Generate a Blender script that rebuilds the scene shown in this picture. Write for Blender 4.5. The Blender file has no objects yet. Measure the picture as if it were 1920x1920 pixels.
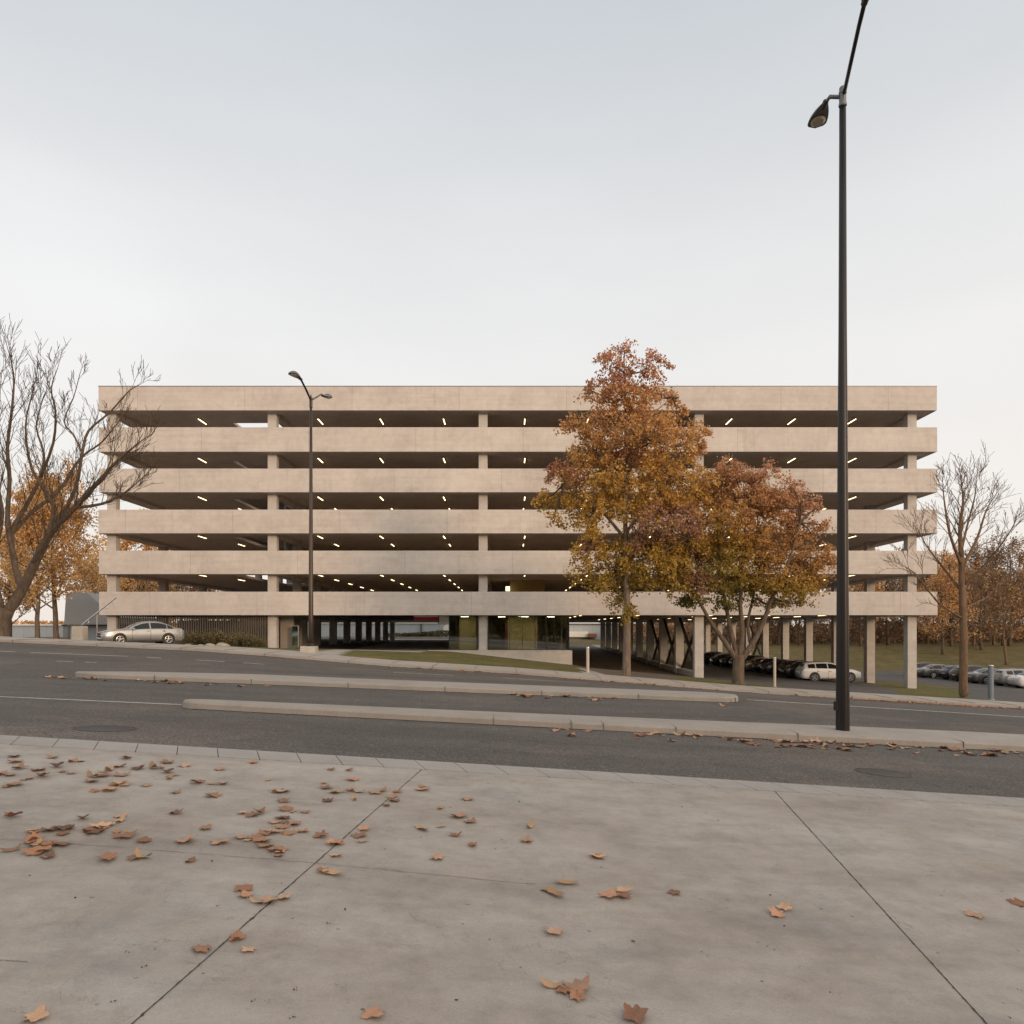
import bpy, math, random
from mathutils import Vector, Matrix, noise
R = math.radians
random.seed(7)
S = bpy.context.scene
COL = S.collection

# ------------------------------------------------------------------ camera
FPX, HX, HY, EYE = 1400.0, 955.0, 1180.0, 1.65       # focal length, vanishing point, eye height
cd = bpy.data.cameras.new('camera'); cam = bpy.data.objects.new('camera', cd); COL.objects.link(cam)
cam.location = (0, 0, EYE); cam.rotation_euler = (R(90), 0, 0)
cd.sensor_width = 36; cd.lens = 36*FPX/1920; cd.shift_x = (960-HX)/1920; cd.shift_y = (HY-960)/1920
cd.clip_end = 5000; cd.clip_start = .05
S.camera = cam
S.render.resolution_x = S.render.resolution_y = 1024
S.view_settings.view_transform = 'Standard'; S.view_settings.look = 'None'
S.view_settings.exposure = 0.0; S.view_settings.gamma = 1

# ------------------------------------------------------------------ world + sun
SUN_EL, SUN_AZ = 9.0, 143.0                           # degrees; azimuth clockwise from +Y
w = bpy.data.worlds.new('World'); S.world = w; w.use_nodes = True
nt = w.node_tree; nt.nodes.clear()
out = nt.nodes.new('ShaderNodeOutputWorld'); bg = nt.nodes.new('ShaderNodeBackground')
sky = nt.nodes.new('ShaderNodeTexSky'); sky.sky_type = 'NISHITA'; sky.sun_disc = False
sky.sun_elevation = R(SUN_EL); sky.sun_rotation = R(SUN_AZ); sky.air_density = 1.0; sky.dust_density = 1.5; sky.ozone_density = 1.5
tc = nt.nodes.new('ShaderNodeTexCoord'); sep = nt.nodes.new('ShaderNodeSeparateXYZ')
ramp = nt.nodes.new('ShaderNodeValToRGB')             # thin high cloud veil, brighter and warmer low down
el = ramp.color_ramp.elements
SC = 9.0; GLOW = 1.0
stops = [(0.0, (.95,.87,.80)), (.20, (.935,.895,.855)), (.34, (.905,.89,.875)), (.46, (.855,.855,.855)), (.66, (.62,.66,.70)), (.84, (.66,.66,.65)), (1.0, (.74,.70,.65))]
el[0].position = 0; el[0].color = (*stops[0][1], 1); el[1].position = 1; el[1].color = (*stops[-1][1], 1)
for p, c in stops[1:-1]:
    e = el.new(p); e.color = (*c, 1)
nz = nt.nodes.new('ShaderNodeTexNoise'); nz.inputs['Scale'].default_value = 1.6; nz.inputs['Detail'].default_value = 4
mpg = nt.nodes.new('ShaderNodeMapping'); mpg.inputs['Scale'].default_value = (1, 1, 3.2)
sc = nt.nodes.new('ShaderNodeVectorMath'); sc.operation = 'SCALE'; sc.inputs['Scale'].default_value = SC
nm = nt.nodes.new('ShaderNodeMapRange'); nm.inputs['From Min'].default_value = .3; nm.inputs['From Max'].default_value = .7
nm.inputs['To Min'].default_value = .955; nm.inputs['To Max'].default_value = 1.045
sc2 = nt.nodes.new('ShaderNodeVectorMath'); sc2.operation = 'SCALE'
mx = nt.nodes.new('ShaderNodeMix'); mx.data_type = 'RGBA'; mx.inputs[0].default_value = .88
L = nt.links.new
L(tc.outputs['Generated'], sep.inputs[0]); L(sep.outputs['Z'], ramp.inputs[0])
L(tc.outputs['Generated'], mpg.inputs[0]); L(mpg.outputs[0], nz.inputs['Vector']); L(nz.outputs[0], nm.inputs['Value'])
L(ramp.outputs[0], sc.inputs[0]); L(sc.outputs[0], sc2.inputs[0]); L(nm.outputs[0], sc2.inputs['Scale'])
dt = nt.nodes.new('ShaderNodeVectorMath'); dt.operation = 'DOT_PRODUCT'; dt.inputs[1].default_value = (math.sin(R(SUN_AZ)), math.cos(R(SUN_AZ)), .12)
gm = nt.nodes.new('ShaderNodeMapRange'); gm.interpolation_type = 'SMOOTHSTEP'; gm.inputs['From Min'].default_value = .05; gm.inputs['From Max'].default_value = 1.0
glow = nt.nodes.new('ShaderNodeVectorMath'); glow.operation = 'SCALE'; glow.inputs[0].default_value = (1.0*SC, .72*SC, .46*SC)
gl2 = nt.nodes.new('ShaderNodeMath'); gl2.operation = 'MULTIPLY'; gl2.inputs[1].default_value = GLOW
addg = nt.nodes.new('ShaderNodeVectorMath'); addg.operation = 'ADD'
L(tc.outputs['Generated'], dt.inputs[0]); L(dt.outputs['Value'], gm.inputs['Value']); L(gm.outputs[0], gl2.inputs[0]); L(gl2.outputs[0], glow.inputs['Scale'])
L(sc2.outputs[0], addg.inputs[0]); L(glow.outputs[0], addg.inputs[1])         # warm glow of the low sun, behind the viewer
cl1 = nt.nodes.new('ShaderNodeVectorMath'); cl1.operation = 'DOT_PRODUCT'; cl1.inputs[1].default_value = Vector((-870, 1400, 590)).normalized()
cl2 = nt.nodes.new('ShaderNodeMapRange'); cl2.interpolation_type = 'SMOOTHSTEP'; cl2.inputs['From Min'].default_value = .985; cl2.inputs['From Max'].default_value = 1.0; cl2.inputs['To Max'].default_value = .045*SC
adc = nt.nodes.new('ShaderNodeVectorMath'); adc.operation = 'ADD'                # thin bright cloud patch low on the left
L(tc.outputs['Generated'], cl1.inputs[0]); L(cl1.outputs['Value'], cl2.inputs['Value']); L(cl2.outputs[0], adc.inputs[1]); L(sc2.outputs[0], adc.inputs[0]); L(adc.outputs[0], addg.inputs[0])
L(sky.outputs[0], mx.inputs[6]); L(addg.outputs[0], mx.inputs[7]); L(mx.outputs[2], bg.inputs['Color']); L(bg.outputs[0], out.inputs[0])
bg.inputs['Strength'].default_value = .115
sd = bpy.data.lights.new('sun', 'SUN'); sun = bpy.data.objects.new('sun', sd); COL.objects.link(sun)
sd.energy = 1.5; sd.angle = R(11); sd.color = (1, .66, .38)
sv = Vector((math.sin(R(SUN_AZ))*math.cos(R(SUN_EL)), math.cos(R(SUN_AZ))*math.cos(R(SUN_EL)), math.sin(R(SUN_EL))))
sun.rotation_euler = sv.to_track_quat('Z', 'Y').to_euler(); sun.location = sv*50 + Vector((0, 0, 30))

# ------------------------------------------------------------------ helpers
def P(px, py, Y):                                     # point at depth Y seen at photo pixel (px, py)
    return Vector(((px-HX)*Y/FPX, Y, EYE-(py-HY)*Y/FPX))
def PX(px, Y): return (px-HX)*Y/FPX
def PZ(py, Y): return EYE-(py-HY)*Y/FPX

def org(o):
    v = Vector((0, 0, 0))
    while o is not None:
        v += o.location; o = o.parent
    return v
class MB:
    def __init__(s): s.v = []; s.f = []; s.m = []
    def add(s, vs, fs, m=0):
        b = len(s.v); s.v += [tuple(x) for x in vs]; s.f += [tuple(i+b for i in f) for f in fs]; s.m += [m]*len(fs); return s
    def box(s, x0, y0, z0, x1, y1, z1, m=0):
        return s.add([(x0,y0,z0),(x1,y0,z0),(x1,y1,z0),(x0,y1,z0),(x0,y0,z1),(x1,y0,z1),(x1,y1,z1),(x0,y1,z1)],
              [(0,3,2,1),(4,5,6,7),(0,1,5,4),(1,2,6,5),(2,3,7,6),(3,0,4,7)], m)
    def tube(s, pts, rs, n=8, cap=True, m=0):
        pts = [Vector(p) for p in pts]; rings = []
        t = (pts[1]-pts[0]).normalized()
        a = t.orthogonal().normalized()
        for i, p in enumerate(pts):
            if i == 0: d = pts[1]-pts[0]
            elif i == len(pts)-1: d = pts[-1]-pts[-2]
            else: d = pts[i+1]-pts[i-1]
            d = d.normalized(); a = (a-d*a.dot(d)).normalized(); b = d.cross(a)
            r = rs[i] if isinstance(rs, (list, tuple)) else rs
            rings.append([p+(a*math.cos(2*math.pi*k/n)+b*math.sin(2*math.pi*k/n))*r for k in range(n)])
        vs = [v for r_ in rings for v in r_]; fs = []
        for i in range(len(pts)-1):
            for k in range(n):
                fs.append((i*n+k, i*n+(k+1) % n, (i+1)*n+(k+1) % n, (i+1)*n+k))
        if cap: fs.append(tuple(range(n))[::-1]); fs.append(tuple((len(pts)-1)*n+k for k in range(n)))
        return s.add(vs, fs, m)
    def bar(s, p, q, wx, wy, up=(0, 0, 1)):           # rectangular bar from p to q
        p, q = Vector(p), Vector(q); d = (q-p).normalized(); u = Vector(up)
        a = d.cross(u)
        if a.length < 1e-3: a = Vector((1, 0, 0))
        a = a.normalized()*wx/2; b = a.cross(d).normalized()*wy/2
        return s.add([p-a-b, p+a-b, p+a+b, p-a+b, q-a-b, q+a-b, q+a+b, q-a+b],
                     [(0,1,2,3),(7,6,5,4),(0,4,5,1),(1,5,6,2),(2,6,7,3),(3,7,4,0)])
    def build(s, name, mat, parent=None, smooth=False, origin=None, bevel=0):
        o_ = org(parent) if parent is not None else (Vector(origin) if origin is not None else Vector((0, 0, 0)))
        me = bpy.data.meshes.new(name)
        me.from_pydata([(x-o_.x, y-o_.y, z-o_.z) for x, y, z in s.v], [], s.f)
        for mm in (mat if isinstance(mat, (list, tuple)) else [mat]): me.materials.append(mm)
        if isinstance(mat, (list, tuple)): me.polygons.foreach_set('material_index', s.m)
        if smooth: me.polygons.foreach_set('use_smooth', [True]*len(me.polygons))
        me.update()
        o = bpy.data.objects.new(name, me); COL.objects.link(o)
        if parent is not None: o.parent = parent
        elif origin is not None: o.location = origin
        if bevel:
            bm = o.modifiers.new('bevel', 'BEVEL'); bm.width = bevel; bm.segments = 2; bm.limit_method = 'ANGLE'
        return o
def tag(o, label=None, cat=None, group=None, kind=None):
    if label: o['label'] = label
    if cat: o['category'] = cat
    if group: o['group'] = group
    if kind: o['kind'] = kind
    return o
def thing(name, label, cat, loc=(0, 0, 0), group=None, kind=None):
    o = bpy.data.objects.new(name, None); COL.objects.link(o); o.location = loc; o.empty_display_size = .3
    return tag(o, label, cat, group, kind)
def copy_tree(o, parent=None):
    c = o.copy(); COL.objects.link(c)
    if parent is not None: c.parent = parent
    for ch in list(o.children): copy_tree(ch, c)
    return c

# ------------------------------------------------------------------ materials
def mat(name, color, rough=.8, metal=0.0, spec=.5):
    m = bpy.data.materials.new(name); m.use_nodes = True
    b = m.node_tree.nodes['Principled BSDF']
    b.inputs['Base Color'].default_value = (*color, 1); b.inputs['Roughness'].default_value = rough
    b.inputs['Metallic'].default_value = metal; b.inputs['Specular IOR Level'].default_value = spec
    return m
def N(m, t, **kw):
    n = m.node_tree.nodes.new(t)
    for k, v in kw.items(): n.inputs[k].default_value = v
    return n
def coords(m, scale=(1, 1, 1), kind='Object'):
    t = N(m, 'ShaderNodeTexCoord'); mp = N(m, 'ShaderNodeMapping'); mp.inputs['Scale'].default_value = scale
    m.node_tree.links.new(t.outputs[kind], mp.inputs[0]); return mp.outputs[0]
def noise_tex(m, vec, scale, detail=6, rough=.6):
    n = N(m, 'ShaderNodeTexNoise', Scale=scale, Detail=detail, Roughness=rough)
    m.node_tree.links.new(vec, n.inputs['Vector']); return n.outputs[0]
def rampn(m, fac, stops):
    r = N(m, 'ShaderNodeValToRGB'); e = r.color_ramp.elements
    while len(e) < len(stops): e.new(.5)
    for i, (p, c) in enumerate(stops):
        e[i].position = p
        e[i].color = (*(c if isinstance(c, tuple) else (c, c, c)), 1)
    m.node_tree.links.new(fac, r.inputs[0]); return r.outputs[0]
def mul(m, a, b, fac=1.0, mode='MULTIPLY'):
    x = N(m, 'ShaderNodeMix'); x.data_type = 'RGBA'; x.blend_type = mode
    if isinstance(fac, float): x.inputs[0].default_value = fac
    else: m.node_tree.links.new(fac, x.inputs[0])
    for s_, i in ((a, 6), (b, 7)):
        if isinstance(s_, tuple): x.inputs[i].default_value = (*s_, 1)
        else: m.node_tree.links.new(s_, x.inputs[i])
    return x.outputs[2]
def math_(m, op, a, b=None, c=None):
    x = N(m, 'ShaderNodeMath'); x.operation = op
    for i, s_ in enumerate((a, b, c)):
        if s_ is None: continue
        if isinstance(s_, (int, float)): x.inputs[i].default_value = s_
        else: m.node_tree.links.new(s_, x.inputs[i])
    return x.outputs[0]
def setc(m, col): m.node_tree.links.new(col, m.node_tree.nodes['Principled BSDF'].inputs['Base Color'])
def bump(m, h, dist=.01, strength=.5):
    b = N(m, 'ShaderNodeBump', Strength=strength, Distance=dist)
    m.node_tree.links.new(h, b.inputs['Height']); m.node_tree.links.new(b.outputs[0], m.node_tree.nodes['Principled BSDF'].inputs['Normal'])

def noise_warp(m, v, s=2.0, amt=.25):
    n = N(m, 'ShaderNodeTexNoise', Scale=s, Detail=3.0); m.node_tree.links.new(v, n.inputs['Vector'])
    x = N(m, 'ShaderNodeVectorMath'); x.operation = 'MULTIPLY_ADD'
    m.node_tree.links.new(n.outputs[1], x.inputs[0]); x.inputs[1].default_value = (amt, amt, amt); m.node_tree.links.new(v, x.inputs[2])
    return x.outputs[0]
def concrete(name, base, streak=.5, joint=None, dark=.82, boards=False):
    m = mat(name, base, .85)
    v = coords(m)
    big = rampn(m, noise_tex(m, v, .35, 5, .6), [(.3, dark+.06), (.7, 1.04)])
    med = rampn(m, noise_tex(m, v, 2.3, 6, .65), [(.3, .90), (.7, 1.05)])
    fine = rampn(m, noise_tex(m, v, 30, 3, .7), [(.25, .90), (.75, 1.07)])
    c = mul(m, mul(m, mul(m, base, big), med), fine)
    if streak:
        vs = coords(m, (1.1, 1.1, .07))
        st = rampn(m, noise_tex(m, vs, 1.6, 7, .75), [(.30, 1-.26*streak), (.46, 1.0), (.8, 1.02)])
        sg = rampn(m, noise_tex(m, coords(m, (1, 1, 1)), .22, 3, .5), [(.42, .15), (.62, 1.0)])
        c = mul(m, c, st, sg)
        bl = rampn(m, noise_tex(m, noise_warp(m, v, 1.0, .8), .9, 5, .6), [(.50, 0.0), (.66, 1.0)])
        c = mul(m, c, (.93, .91, .90), bl)
        hz = coords(m, (.12, .12, 2.6))
        c = mul(m, c, rampn(m, noise_tex(m, hz, 1.3, 4, .6), [(.3, 1-.10*streak), (.6, 1.02)]))
    if joint:
        sx = N(m, 'ShaderNodeSeparateXYZ'); m.node_tree.links.new(v, sx.inputs[0])
        fr = math_(m, 'FRACT', math_(m, 'DIVIDE', math_(m, 'ADD', sx.outputs[0], 200.0 + joint[1]), joint[0]))
        ln = math_(m, 'LESS_THAN', fr, .028/joint[0])
        c = mul(m, c, (.66, .62, .60), ln)
        # panel to panel tone differences
        pid = math_(m, 'FLOOR', math_(m, 'DIVIDE', math_(m, 'ADD', sx.outputs[0], 200.0 + joint[1]), joint[0]))
        wn = N(m, 'ShaderNodeTexWhiteNoise'); wn.noise_dimensions = '1D'; m.node_tree.links.new(pid, wn.inputs['W'])
        c = mul(m, c, rampn(m, wn.outputs[0], [(0, .955), (1, 1.03)]))
        # tie holes
        hx = math_(m, 'FRACT', math_(m, 'MULTIPLY', sx.outputs[0], 1/1.35)); hz_ = math_(m, 'FRACT', math_(m, 'MULTIPLY', sx.outputs[2], 1/.9))
        d = math_(m, 'ADD', math_(m, 'POWER', math_(m, 'MULTIPLY', math_(m, 'SUBTRACT', hx, .5), 1.35), 2), math_(m, 'POWER', math_(m, 'MULTIPLY', math_(m, 'SUBTRACT', hz_, .5), .9), 2))
        c = mul(m, c, (.80, .78, .76), math_(m, 'MULTIPLY', math_(m, 'LESS_THAN', d, .0011), .6))
    setc(m, c)
    bump(m, noise_tex(m, v, 14, 5, .7), .01, .35)
    return m
M = {}
M['facade'] = [concrete('facade_concrete_%d' % i, (.595, .563, .545), .8, (7.9, off)) for i, off in enumerate((1.2, 4.4, 6.0, 2.1, 5.2, .3))]
M['column'] = concrete('column_concrete', (.56, .54, .525), .6)
M['soffit'] = concrete('soffit_concrete', (.66, .58, .52), .3)
M['deck'] = concrete('deck_concrete', (.34, .30, .27), .0)
M['wallc'] = concrete('low_wall_concrete', (.50, .47, .43), .8)
M['kerb'] = concrete('kerb_concrete', (.345, .32, .293), .35)
M['walk'] = concrete('pavement_concrete', (.39, .365, .335), .0)

def plaza_mat():
    m = mat('plaza_concrete', (.3, .3, .3), .66)
    v = coords(m)
    vs = coords(m, (.55, 1.2, 1))
    a = rampn(m, noise_tex(m, vs, .75, 7, .62), [(.30, (.27, .235, .205)), (.46, (.335, .300, .268)), (.62, (.385, .355, .325)), (.78, (.44, .415, .385))])
    b = rampn(m, noise_tex(m, v, 5.5, 8, .7), [(.3, .86), (.5, 1.0), (.72, 1.08)])
    g = rampn(m, noise_tex(m, v, 90, 3, .75), [(.25, .84), (.75, 1.12)])
    c = mul(m, mul(m, a, b), g)
    # bluish worn film patches
    pb = rampn(m, noise_tex(m, coords(m, (.8, .8, 1)), .9, 6, .65), [(.52, 0.0), (.68, 1.0)])
    c = mul(m, c, (.93, .985, 1.06), math_(m, 'MULTIPLY', pb, .8))
    # warm stains
    ps = rampn(m, noise_tex(m, coords(m, (.5, 1.4, 1)), 1.3, 5, .7), [(.55, 0.0), (.72, 1.0)])
    c = mul(m, c, (.86, .80, .74), math_(m, 'MULTIPLY', ps, .55))
    c = mul(m, c, rampn(m, noise_tex(m, noise_warp(m, v, 1.2, .5), 1.9, 7, .68), [(.30, .80), (.5, 1.0), (.68, 1.09)]))
    c = mul(m, c, rampn(m, noise_tex(m, coords(m, (.3, 1.0, 1)), 3.2, 6, .7), [(.34, .88), (.5, 1.0), (.7, 1.05)]))
    # small dark specks, sparse
    vo = N(m, 'ShaderNodeTexVoronoi', Scale=7.0); m.node_tree.links.new(noise_warp(m, v), vo.inputs['Vector'])
    sp = rampn(m, vo.outputs['Distance'], [(.05, 1.0), (.085, 0.0)])
    gate = rampn(m, noise_tex(m, v, 1.7, 3, .6), [(.45, 0.0), (.55, 1.0)])
    c = mul(m, c, (.42, .38, .34), math_(m, 'MULTIPLY', sp, gate))
    # curved trowel scratches
    wv = N(m, 'ShaderNodeTexNoise', Scale=2.1, Detail=5.0); wv.inputs['Distortion'].default_value = 1.6
    m.node_tree.links.new(v, wv.inputs['Vector'])
    sc_ = math_(m, 'LESS_THAN', math_(m, 'ABSOLUTE', math_(m, 'SUBTRACT', wv.outputs[0], .52)), .0022)
    c = mul(m, c, (.74, .72, .70), math_(m, 'MULTIPLY', sc_, gate))
    setc(m, c)
    rr = rampn(m, noise_tex(m, v, 3, 5, .6), [(.3, .50), (.7, .82)])
    m.node_tree.links.new(rr, m.node_tree.nodes['Principled BSDF'].inputs['Roughness'])
    bump(m, noise_tex(m, v, 60, 5, .75), .004, .5)
    return m
M['plaza'] = plaza_mat()
def asphalt(name, base, spk=1.0, grain=75):
    m = mat(name, base, .86)
    v = coords(m)
    big = rampn(m, noise_tex(m, coords(m, (.16, 1.0, 1)), .8, 6, .6), [(.3, .74), (.7, 1.2)])
    med = rampn(m, noise_tex(m, v, 1.8, 7, .75), [(.3, .82), (.7, 1.14)])
    g = rampn(m, noise_tex(m, v, grain, 3, .8), [(.36, 1-.5*spk), (.5, 1.0), (.60, 1+.35*spk), (.68, 1+2.2*spk)])
    c = mul(m, mul(m, mul(m, base, big), med), g)
    w2 = N(m, 'ShaderNodeTexNoise', Scale=.35, Detail=6.0); m.node_tree.links.new(v, w2.inputs['Vector'])
    cr = math_(m, 'LESS_THAN', math_(m, 'ABSOLUTE', math_(m, 'SUBTRACT', w2.outputs[0], .5)), .0012)
    c = mul(m, c, (.5, .5, .5), math_(m, 'MULTIPLY', cr, .8))
    c = mul(m, c, (1.22, 1.15, 1.1), rampn(m, noise_tex(m, noise_warp(m, v, .8, 1.2), .28, 3, .5), [(.55, 0.0), (.60, 1.0)]))
    setc(m, c); bump(m, noise_tex(m, v, grain, 3, .8), .01, .6)
    return m
M['asphalt'] = asphalt('road_asphalt', (.088, .080, .073), 1.0, 34)
M['lot'] = asphalt('parking_asphalt', (.075, .070, .068), .3, 20)
M['drive'] = asphalt('driveway_asphalt', (.12, .092, .065), .3, 20)
def grass_mat(name, a, b, c3):
    m = mat(name, a, .9, 0, .2); v = coords(m)
    c = rampn(m, noise_tex(m, coords(m, (.6, .6, .6)), .9, 6, .65), [(.3, a), (.52, b), (.72, c3)])
    c = mul(m, c, rampn(m, noise_tex(m, v, 5, 6, .85), [(.34, .5), (.66, 1.5)]))
    setc(m, c); bump(m, noise_tex(m, v, 16, 5, .8), .06, .9); return m
M['grass'] = grass_mat('lawn_grass', (.085, .095, .035), (.14, .13, .045), (.23, .17, .07))
M['bank'] = grass_mat('bank_grass', (.085, .08, .034), (.13, .11, .045), (.20, .13, .062))
M['dirt'] = grass_mat('leafy_dirt', (.09, .06, .032), (.16, .10, .05), (.24, .15, .07))
M['paint'] = mat('road_paint', (.46, .45, .42), .7)
pv = coords(M['paint']); setc(M['paint'], rampn(M['paint'], noise_tex(M['paint'], pv, 9, 6, .8), [(.36, (.12, .115, .11)), (.48, (.46, .45, .42)), (.8, (.54, .53, .5))]))
M['black'] = mat('black_metal', (.030, .028, .028), .34, .6)
M['lampgrey'] = mat('lamp_grey_metal', (.16, .165, .17), .4, .7)
M['steel'] = mat('brushed_steel', (.55, .56, .57), .32, 1.0)
M['brace'] = mat('brace_steel', (.045, .038, .033), .5, .5)
M['screen'] = mat('screen_bar_metal', (.17, .15, .13), .5, .4)
M['lens'] = mat('lamp_lens', (.42, .36, .29), .25)
M['joint'] = mat('joint_sealant', (.03, .028, .026), .9)
M['kjoint'] = mat('kerb_joint_dirt', (.14, .125, .11), .9)
M['iron'] = mat('cast_iron', (.075, .062, .055), .6, .4)
iv = coords(M['iron']); setc(M['iron'], rampn(M['iron'], noise_tex(M['iron'], iv, 22, 5, .8), [(.3, (.045, .04, .038)), (.7, (.11, .09, .075))]))
M['olive'] = mat('olive_plaster', (.42, .31, .13), .8)
M['clad'] = mat('blue_grey_cladding', (.36, .42, .47), .5)
M['shed'] = mat('grey_shed_cladding', (.36, .39, .41), .6)
M['white'] = mat('white_panel', (.75, .74, .72), .5)
M['red'] = mat('red_fascia', (.55, .03, .03), .4)
M['brick'] = mat('red_brown_brick', (.22, .085, .055), .8)
def emis(name, col, st):
    m = mat(name, (.8, .8, .8), .5); b = m.node_tree.nodes['Principled BSDF']
    b.inputs['Emission Color'].default_value = (*col, 1); b.inputs['Emission Strength'].default_value = st; return m
M['tube'] = emis('glowing_tube', (1, .74, .40), 4.2)
M['lamp_in'] = emis('glowing_globe', (1, .82, .5), 2.2)
M['panel'] = emis('lobby_lamp_panel', (1, .84, .5), 16.0)
def glass(name, tint, refl=.12, gl=(.9, .95, 1)):
    m = bpy.data.materials.new(name); m.use_nodes = True; n_ = m.node_tree; n_.nodes.clear()
    o = n_.nodes.new('ShaderNodeOutputMaterial'); t = n_.nodes.new('ShaderNodeBsdfTransparent'); g = n_.nodes.new('ShaderNodeBsdfGlossy')
    t.inputs[0].default_value = (*tint, 1); g.inputs['Color'].default_value = (*gl, 1); g.inputs['Roughness'].default_value = .02
    f = n_.nodes.new('ShaderNodeFresnel'); f.inputs['IOR'].default_value = 1.5
    a = n_.nodes.new('ShaderNodeMath'); a.operation = 'ADD'; a.inputs[1].default_value = refl
    x = n_.nodes.new('ShaderNodeMixShader')
    n_.links.new(f.outputs[0], a.inputs[0]); n_.links.new(a.outputs[0], x.inputs[0]); n_.links.new(t.outputs[0], x.inputs[1]); n_.links.new(g.outputs[0], x.inputs[2]); n_.links.new(x.outputs[0], o.inputs[0])
    return m
M['glass'] = glass('lobby_glass', (.76, .82, .85), .12)
M['mint'] = glass('mint_glass', (.55, .72, .66), .25)
M['carglass'] = mat('dark_car_glass', (.014, .018, .022), .06, 0, .45)
M['tyre'] = mat('tyre_rubber', (.016, .016, .016), .8)
M['rim'] = mat('alloy_rim', (.42, .42, .43), .3, .9)
M['tail'] = mat('red_tail_lamp', (.30, .012, .012), .2)
M['head'] = mat('clear_headlamp', (.62, .60, .54), .12)
M['trim'] = mat('black_plastic_trim', (.018, .018, .019), .5)
M['plate'] = mat('blank_number_plate', (.6, .6, .58), .5)
def bark(name, a, b):
    m = mat(name, a, .9, 0, .2); v = coords(m, (1, 1, .22))
    setc(m, rampn(m, noise_tex(m, v, 9, 6, .75), [(.32, a), (.68, b)])); bump(m, noise_tex(m, v, 14, 5, .8), .03, .8); return m
M['bark_dark'] = bark('dark_brown_bark', (.06, .046, .036), (.16, .122, .094))
M['bark_grey'] = bark('grey_brown_bark', (.11, .085, .066), (.27, .215, .17))
M['bark_maple'] = bark('maple_bark', (.075, .058, .045), (.20, .155, .12))
M['bark_tan'] = bark('tan_bark', (.10, .066, .042), (.24, .16, .105))
def leafmat(name, stops, scale=.5, transl=.35, jitter=.45):
    m = bpy.data.materials.new(name); m.use_nodes = True; n_ = m.node_tree
    b = n_.nodes['Principled BSDF']; b.inputs['Roughness'].default_value = .6; b.inputs['Specular IOR Level'].default_value = .3
    v = coords(m)
    c = rampn(m, noise_tex(m, v, scale, 4, .6), stops)
    g = N(m, 'ShaderNodeNewGeometry')
    c = mul(m, c, rampn(m, g.outputs['Random Per Island'], [(0, 1-jitter), (1, 1+jitter)]))
    n_.links.new(c, b.inputs['Base Color'])
    t = N(m, 'ShaderNodeBsdfTranslucent'); n_.links.new(c, t.inputs[0])
    x = N(m, 'ShaderNodeMixShader'); x.inputs[0].default_value = transl
    o = n_.nodes['Material Output']; n_.links.new(b.outputs[0], x.inputs[1]); n_.links.new(t.outputs[0], x.inputs[2]); n_.links.new(x.outputs[0], o.inputs[0])
    return m

# ------------------------------------------------------------------ terrain heights
def interp(tab, x, ext=None):
    if x <= tab[0][0]:
        (a, za), (b, zb) = tab[0], tab[1]; s_ = (zb-za)/(b-a)
        return za + max(-14, (x-a))*s_
    if x >= tab[-1][0]:
        (a, za), (b, zb) = tab[-2], tab[-1]; s_ = (zb-za)/(b-a)
        return zb + min(30, (x-b))*s_
    for (a, za), (b, zb) in zip(tab, tab[1:]):
        if x <= b: return za+(zb-za)*(x-a)/(b-a)
def line(Y, pts): return [(PX(px, Y), PZ(py, Y)) for px, py in pts]
Z8 = line(8, [(0, 1379), (960, 1437.5), (1920, 1497.5)])
Z12 = line(12.4, [(0, 1313), (335, 1328), (480, 1336), (960, 1361), (1440, 1386), (1920, 1410)])
Z19 = line(19.5, [(0, 1262), (140, 1266), (480, 1278), (960, 1296), (1400, 1311.5), (1920, 1344)])
Z32 = line(32, [(0, 1204), (350, 1220), (480, 1229), (720, 1249), (960, 1263.5), (1440, 1301.5), (1920, 1330)])
ZZ = [(8, Z8), (12.4, Z12), (19.5, Z19), (32, Z32)]
def plaza_z(x, y): return interp(Z8, x) + .038*(y-8)
def road_z(x, y):
    y = max(8, min(32, y))
    for (a, ta), (b, tb) in zip(ZZ, ZZ[1:]):
        if y <= b:
            t = (y-a)/(b-a); return interp(ta, x)*(1-t)+interp(tb, x)*t - (.015 if y < 8.01 else 0)
KX = [-100, -60, -30, -17.7, -4.4, 4.6, 5.6, 14.2, 22, 30, 45, 80, 150]
KT = {55: [1.3, 1.0, .35, .25, .04, -.96, -1.15, -1.95, -2.3, -2.75, -3.2, -4.2, -5],
      62: [1.2, .9, .3, .15, -.1, -1.0, -1.5, -2.0, -2.35, -2.8, -3.45, -4.2, -5],
      94: [.8, .6, .3, .1, -.1, -.9, -1.2, -1.5, -2.35, -3.1, -3.55, -3.7, -4],
      122: [.3, .3, .2, 0, 0, -.6, -.9, -1.1, -1.6, -1.4, -1.4, -1.2, -1],
      170: [.3, .3, .1, 0, 0, 0, 0, -.2, -.5, -.8, -.8, -.5, 0], 320: [.4]*13, 2500: [.9]*13}
KYS = sorted(KT)
def lerp_knots(row, x):
    if x <= KX[0]: return row[0]
    if x >= KX[-1]: return row[-1]
    for i in range(len(KX)-1):
        if x <= KX[i+1]:
            t = (x-KX[i])/(KX[i+1]-KX[i]); return row[i]*(1-t)+row[i+1]*t
def back_z(x, y):
    if y <= 55:
        a = interp(Z32, x)+.13; b = lerp_knots(KT[55], x); t = max(0, (y-35)/20); return a*(1-t)+b*t
    for a, b in zip(KYS, KYS[1:]):
        if y <= b:
            t = (y-a)/(b-a); return lerp_knots(KT[a], x)*(1-t)+lerp_knots(KT[b], x)*t
    return .9
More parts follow.
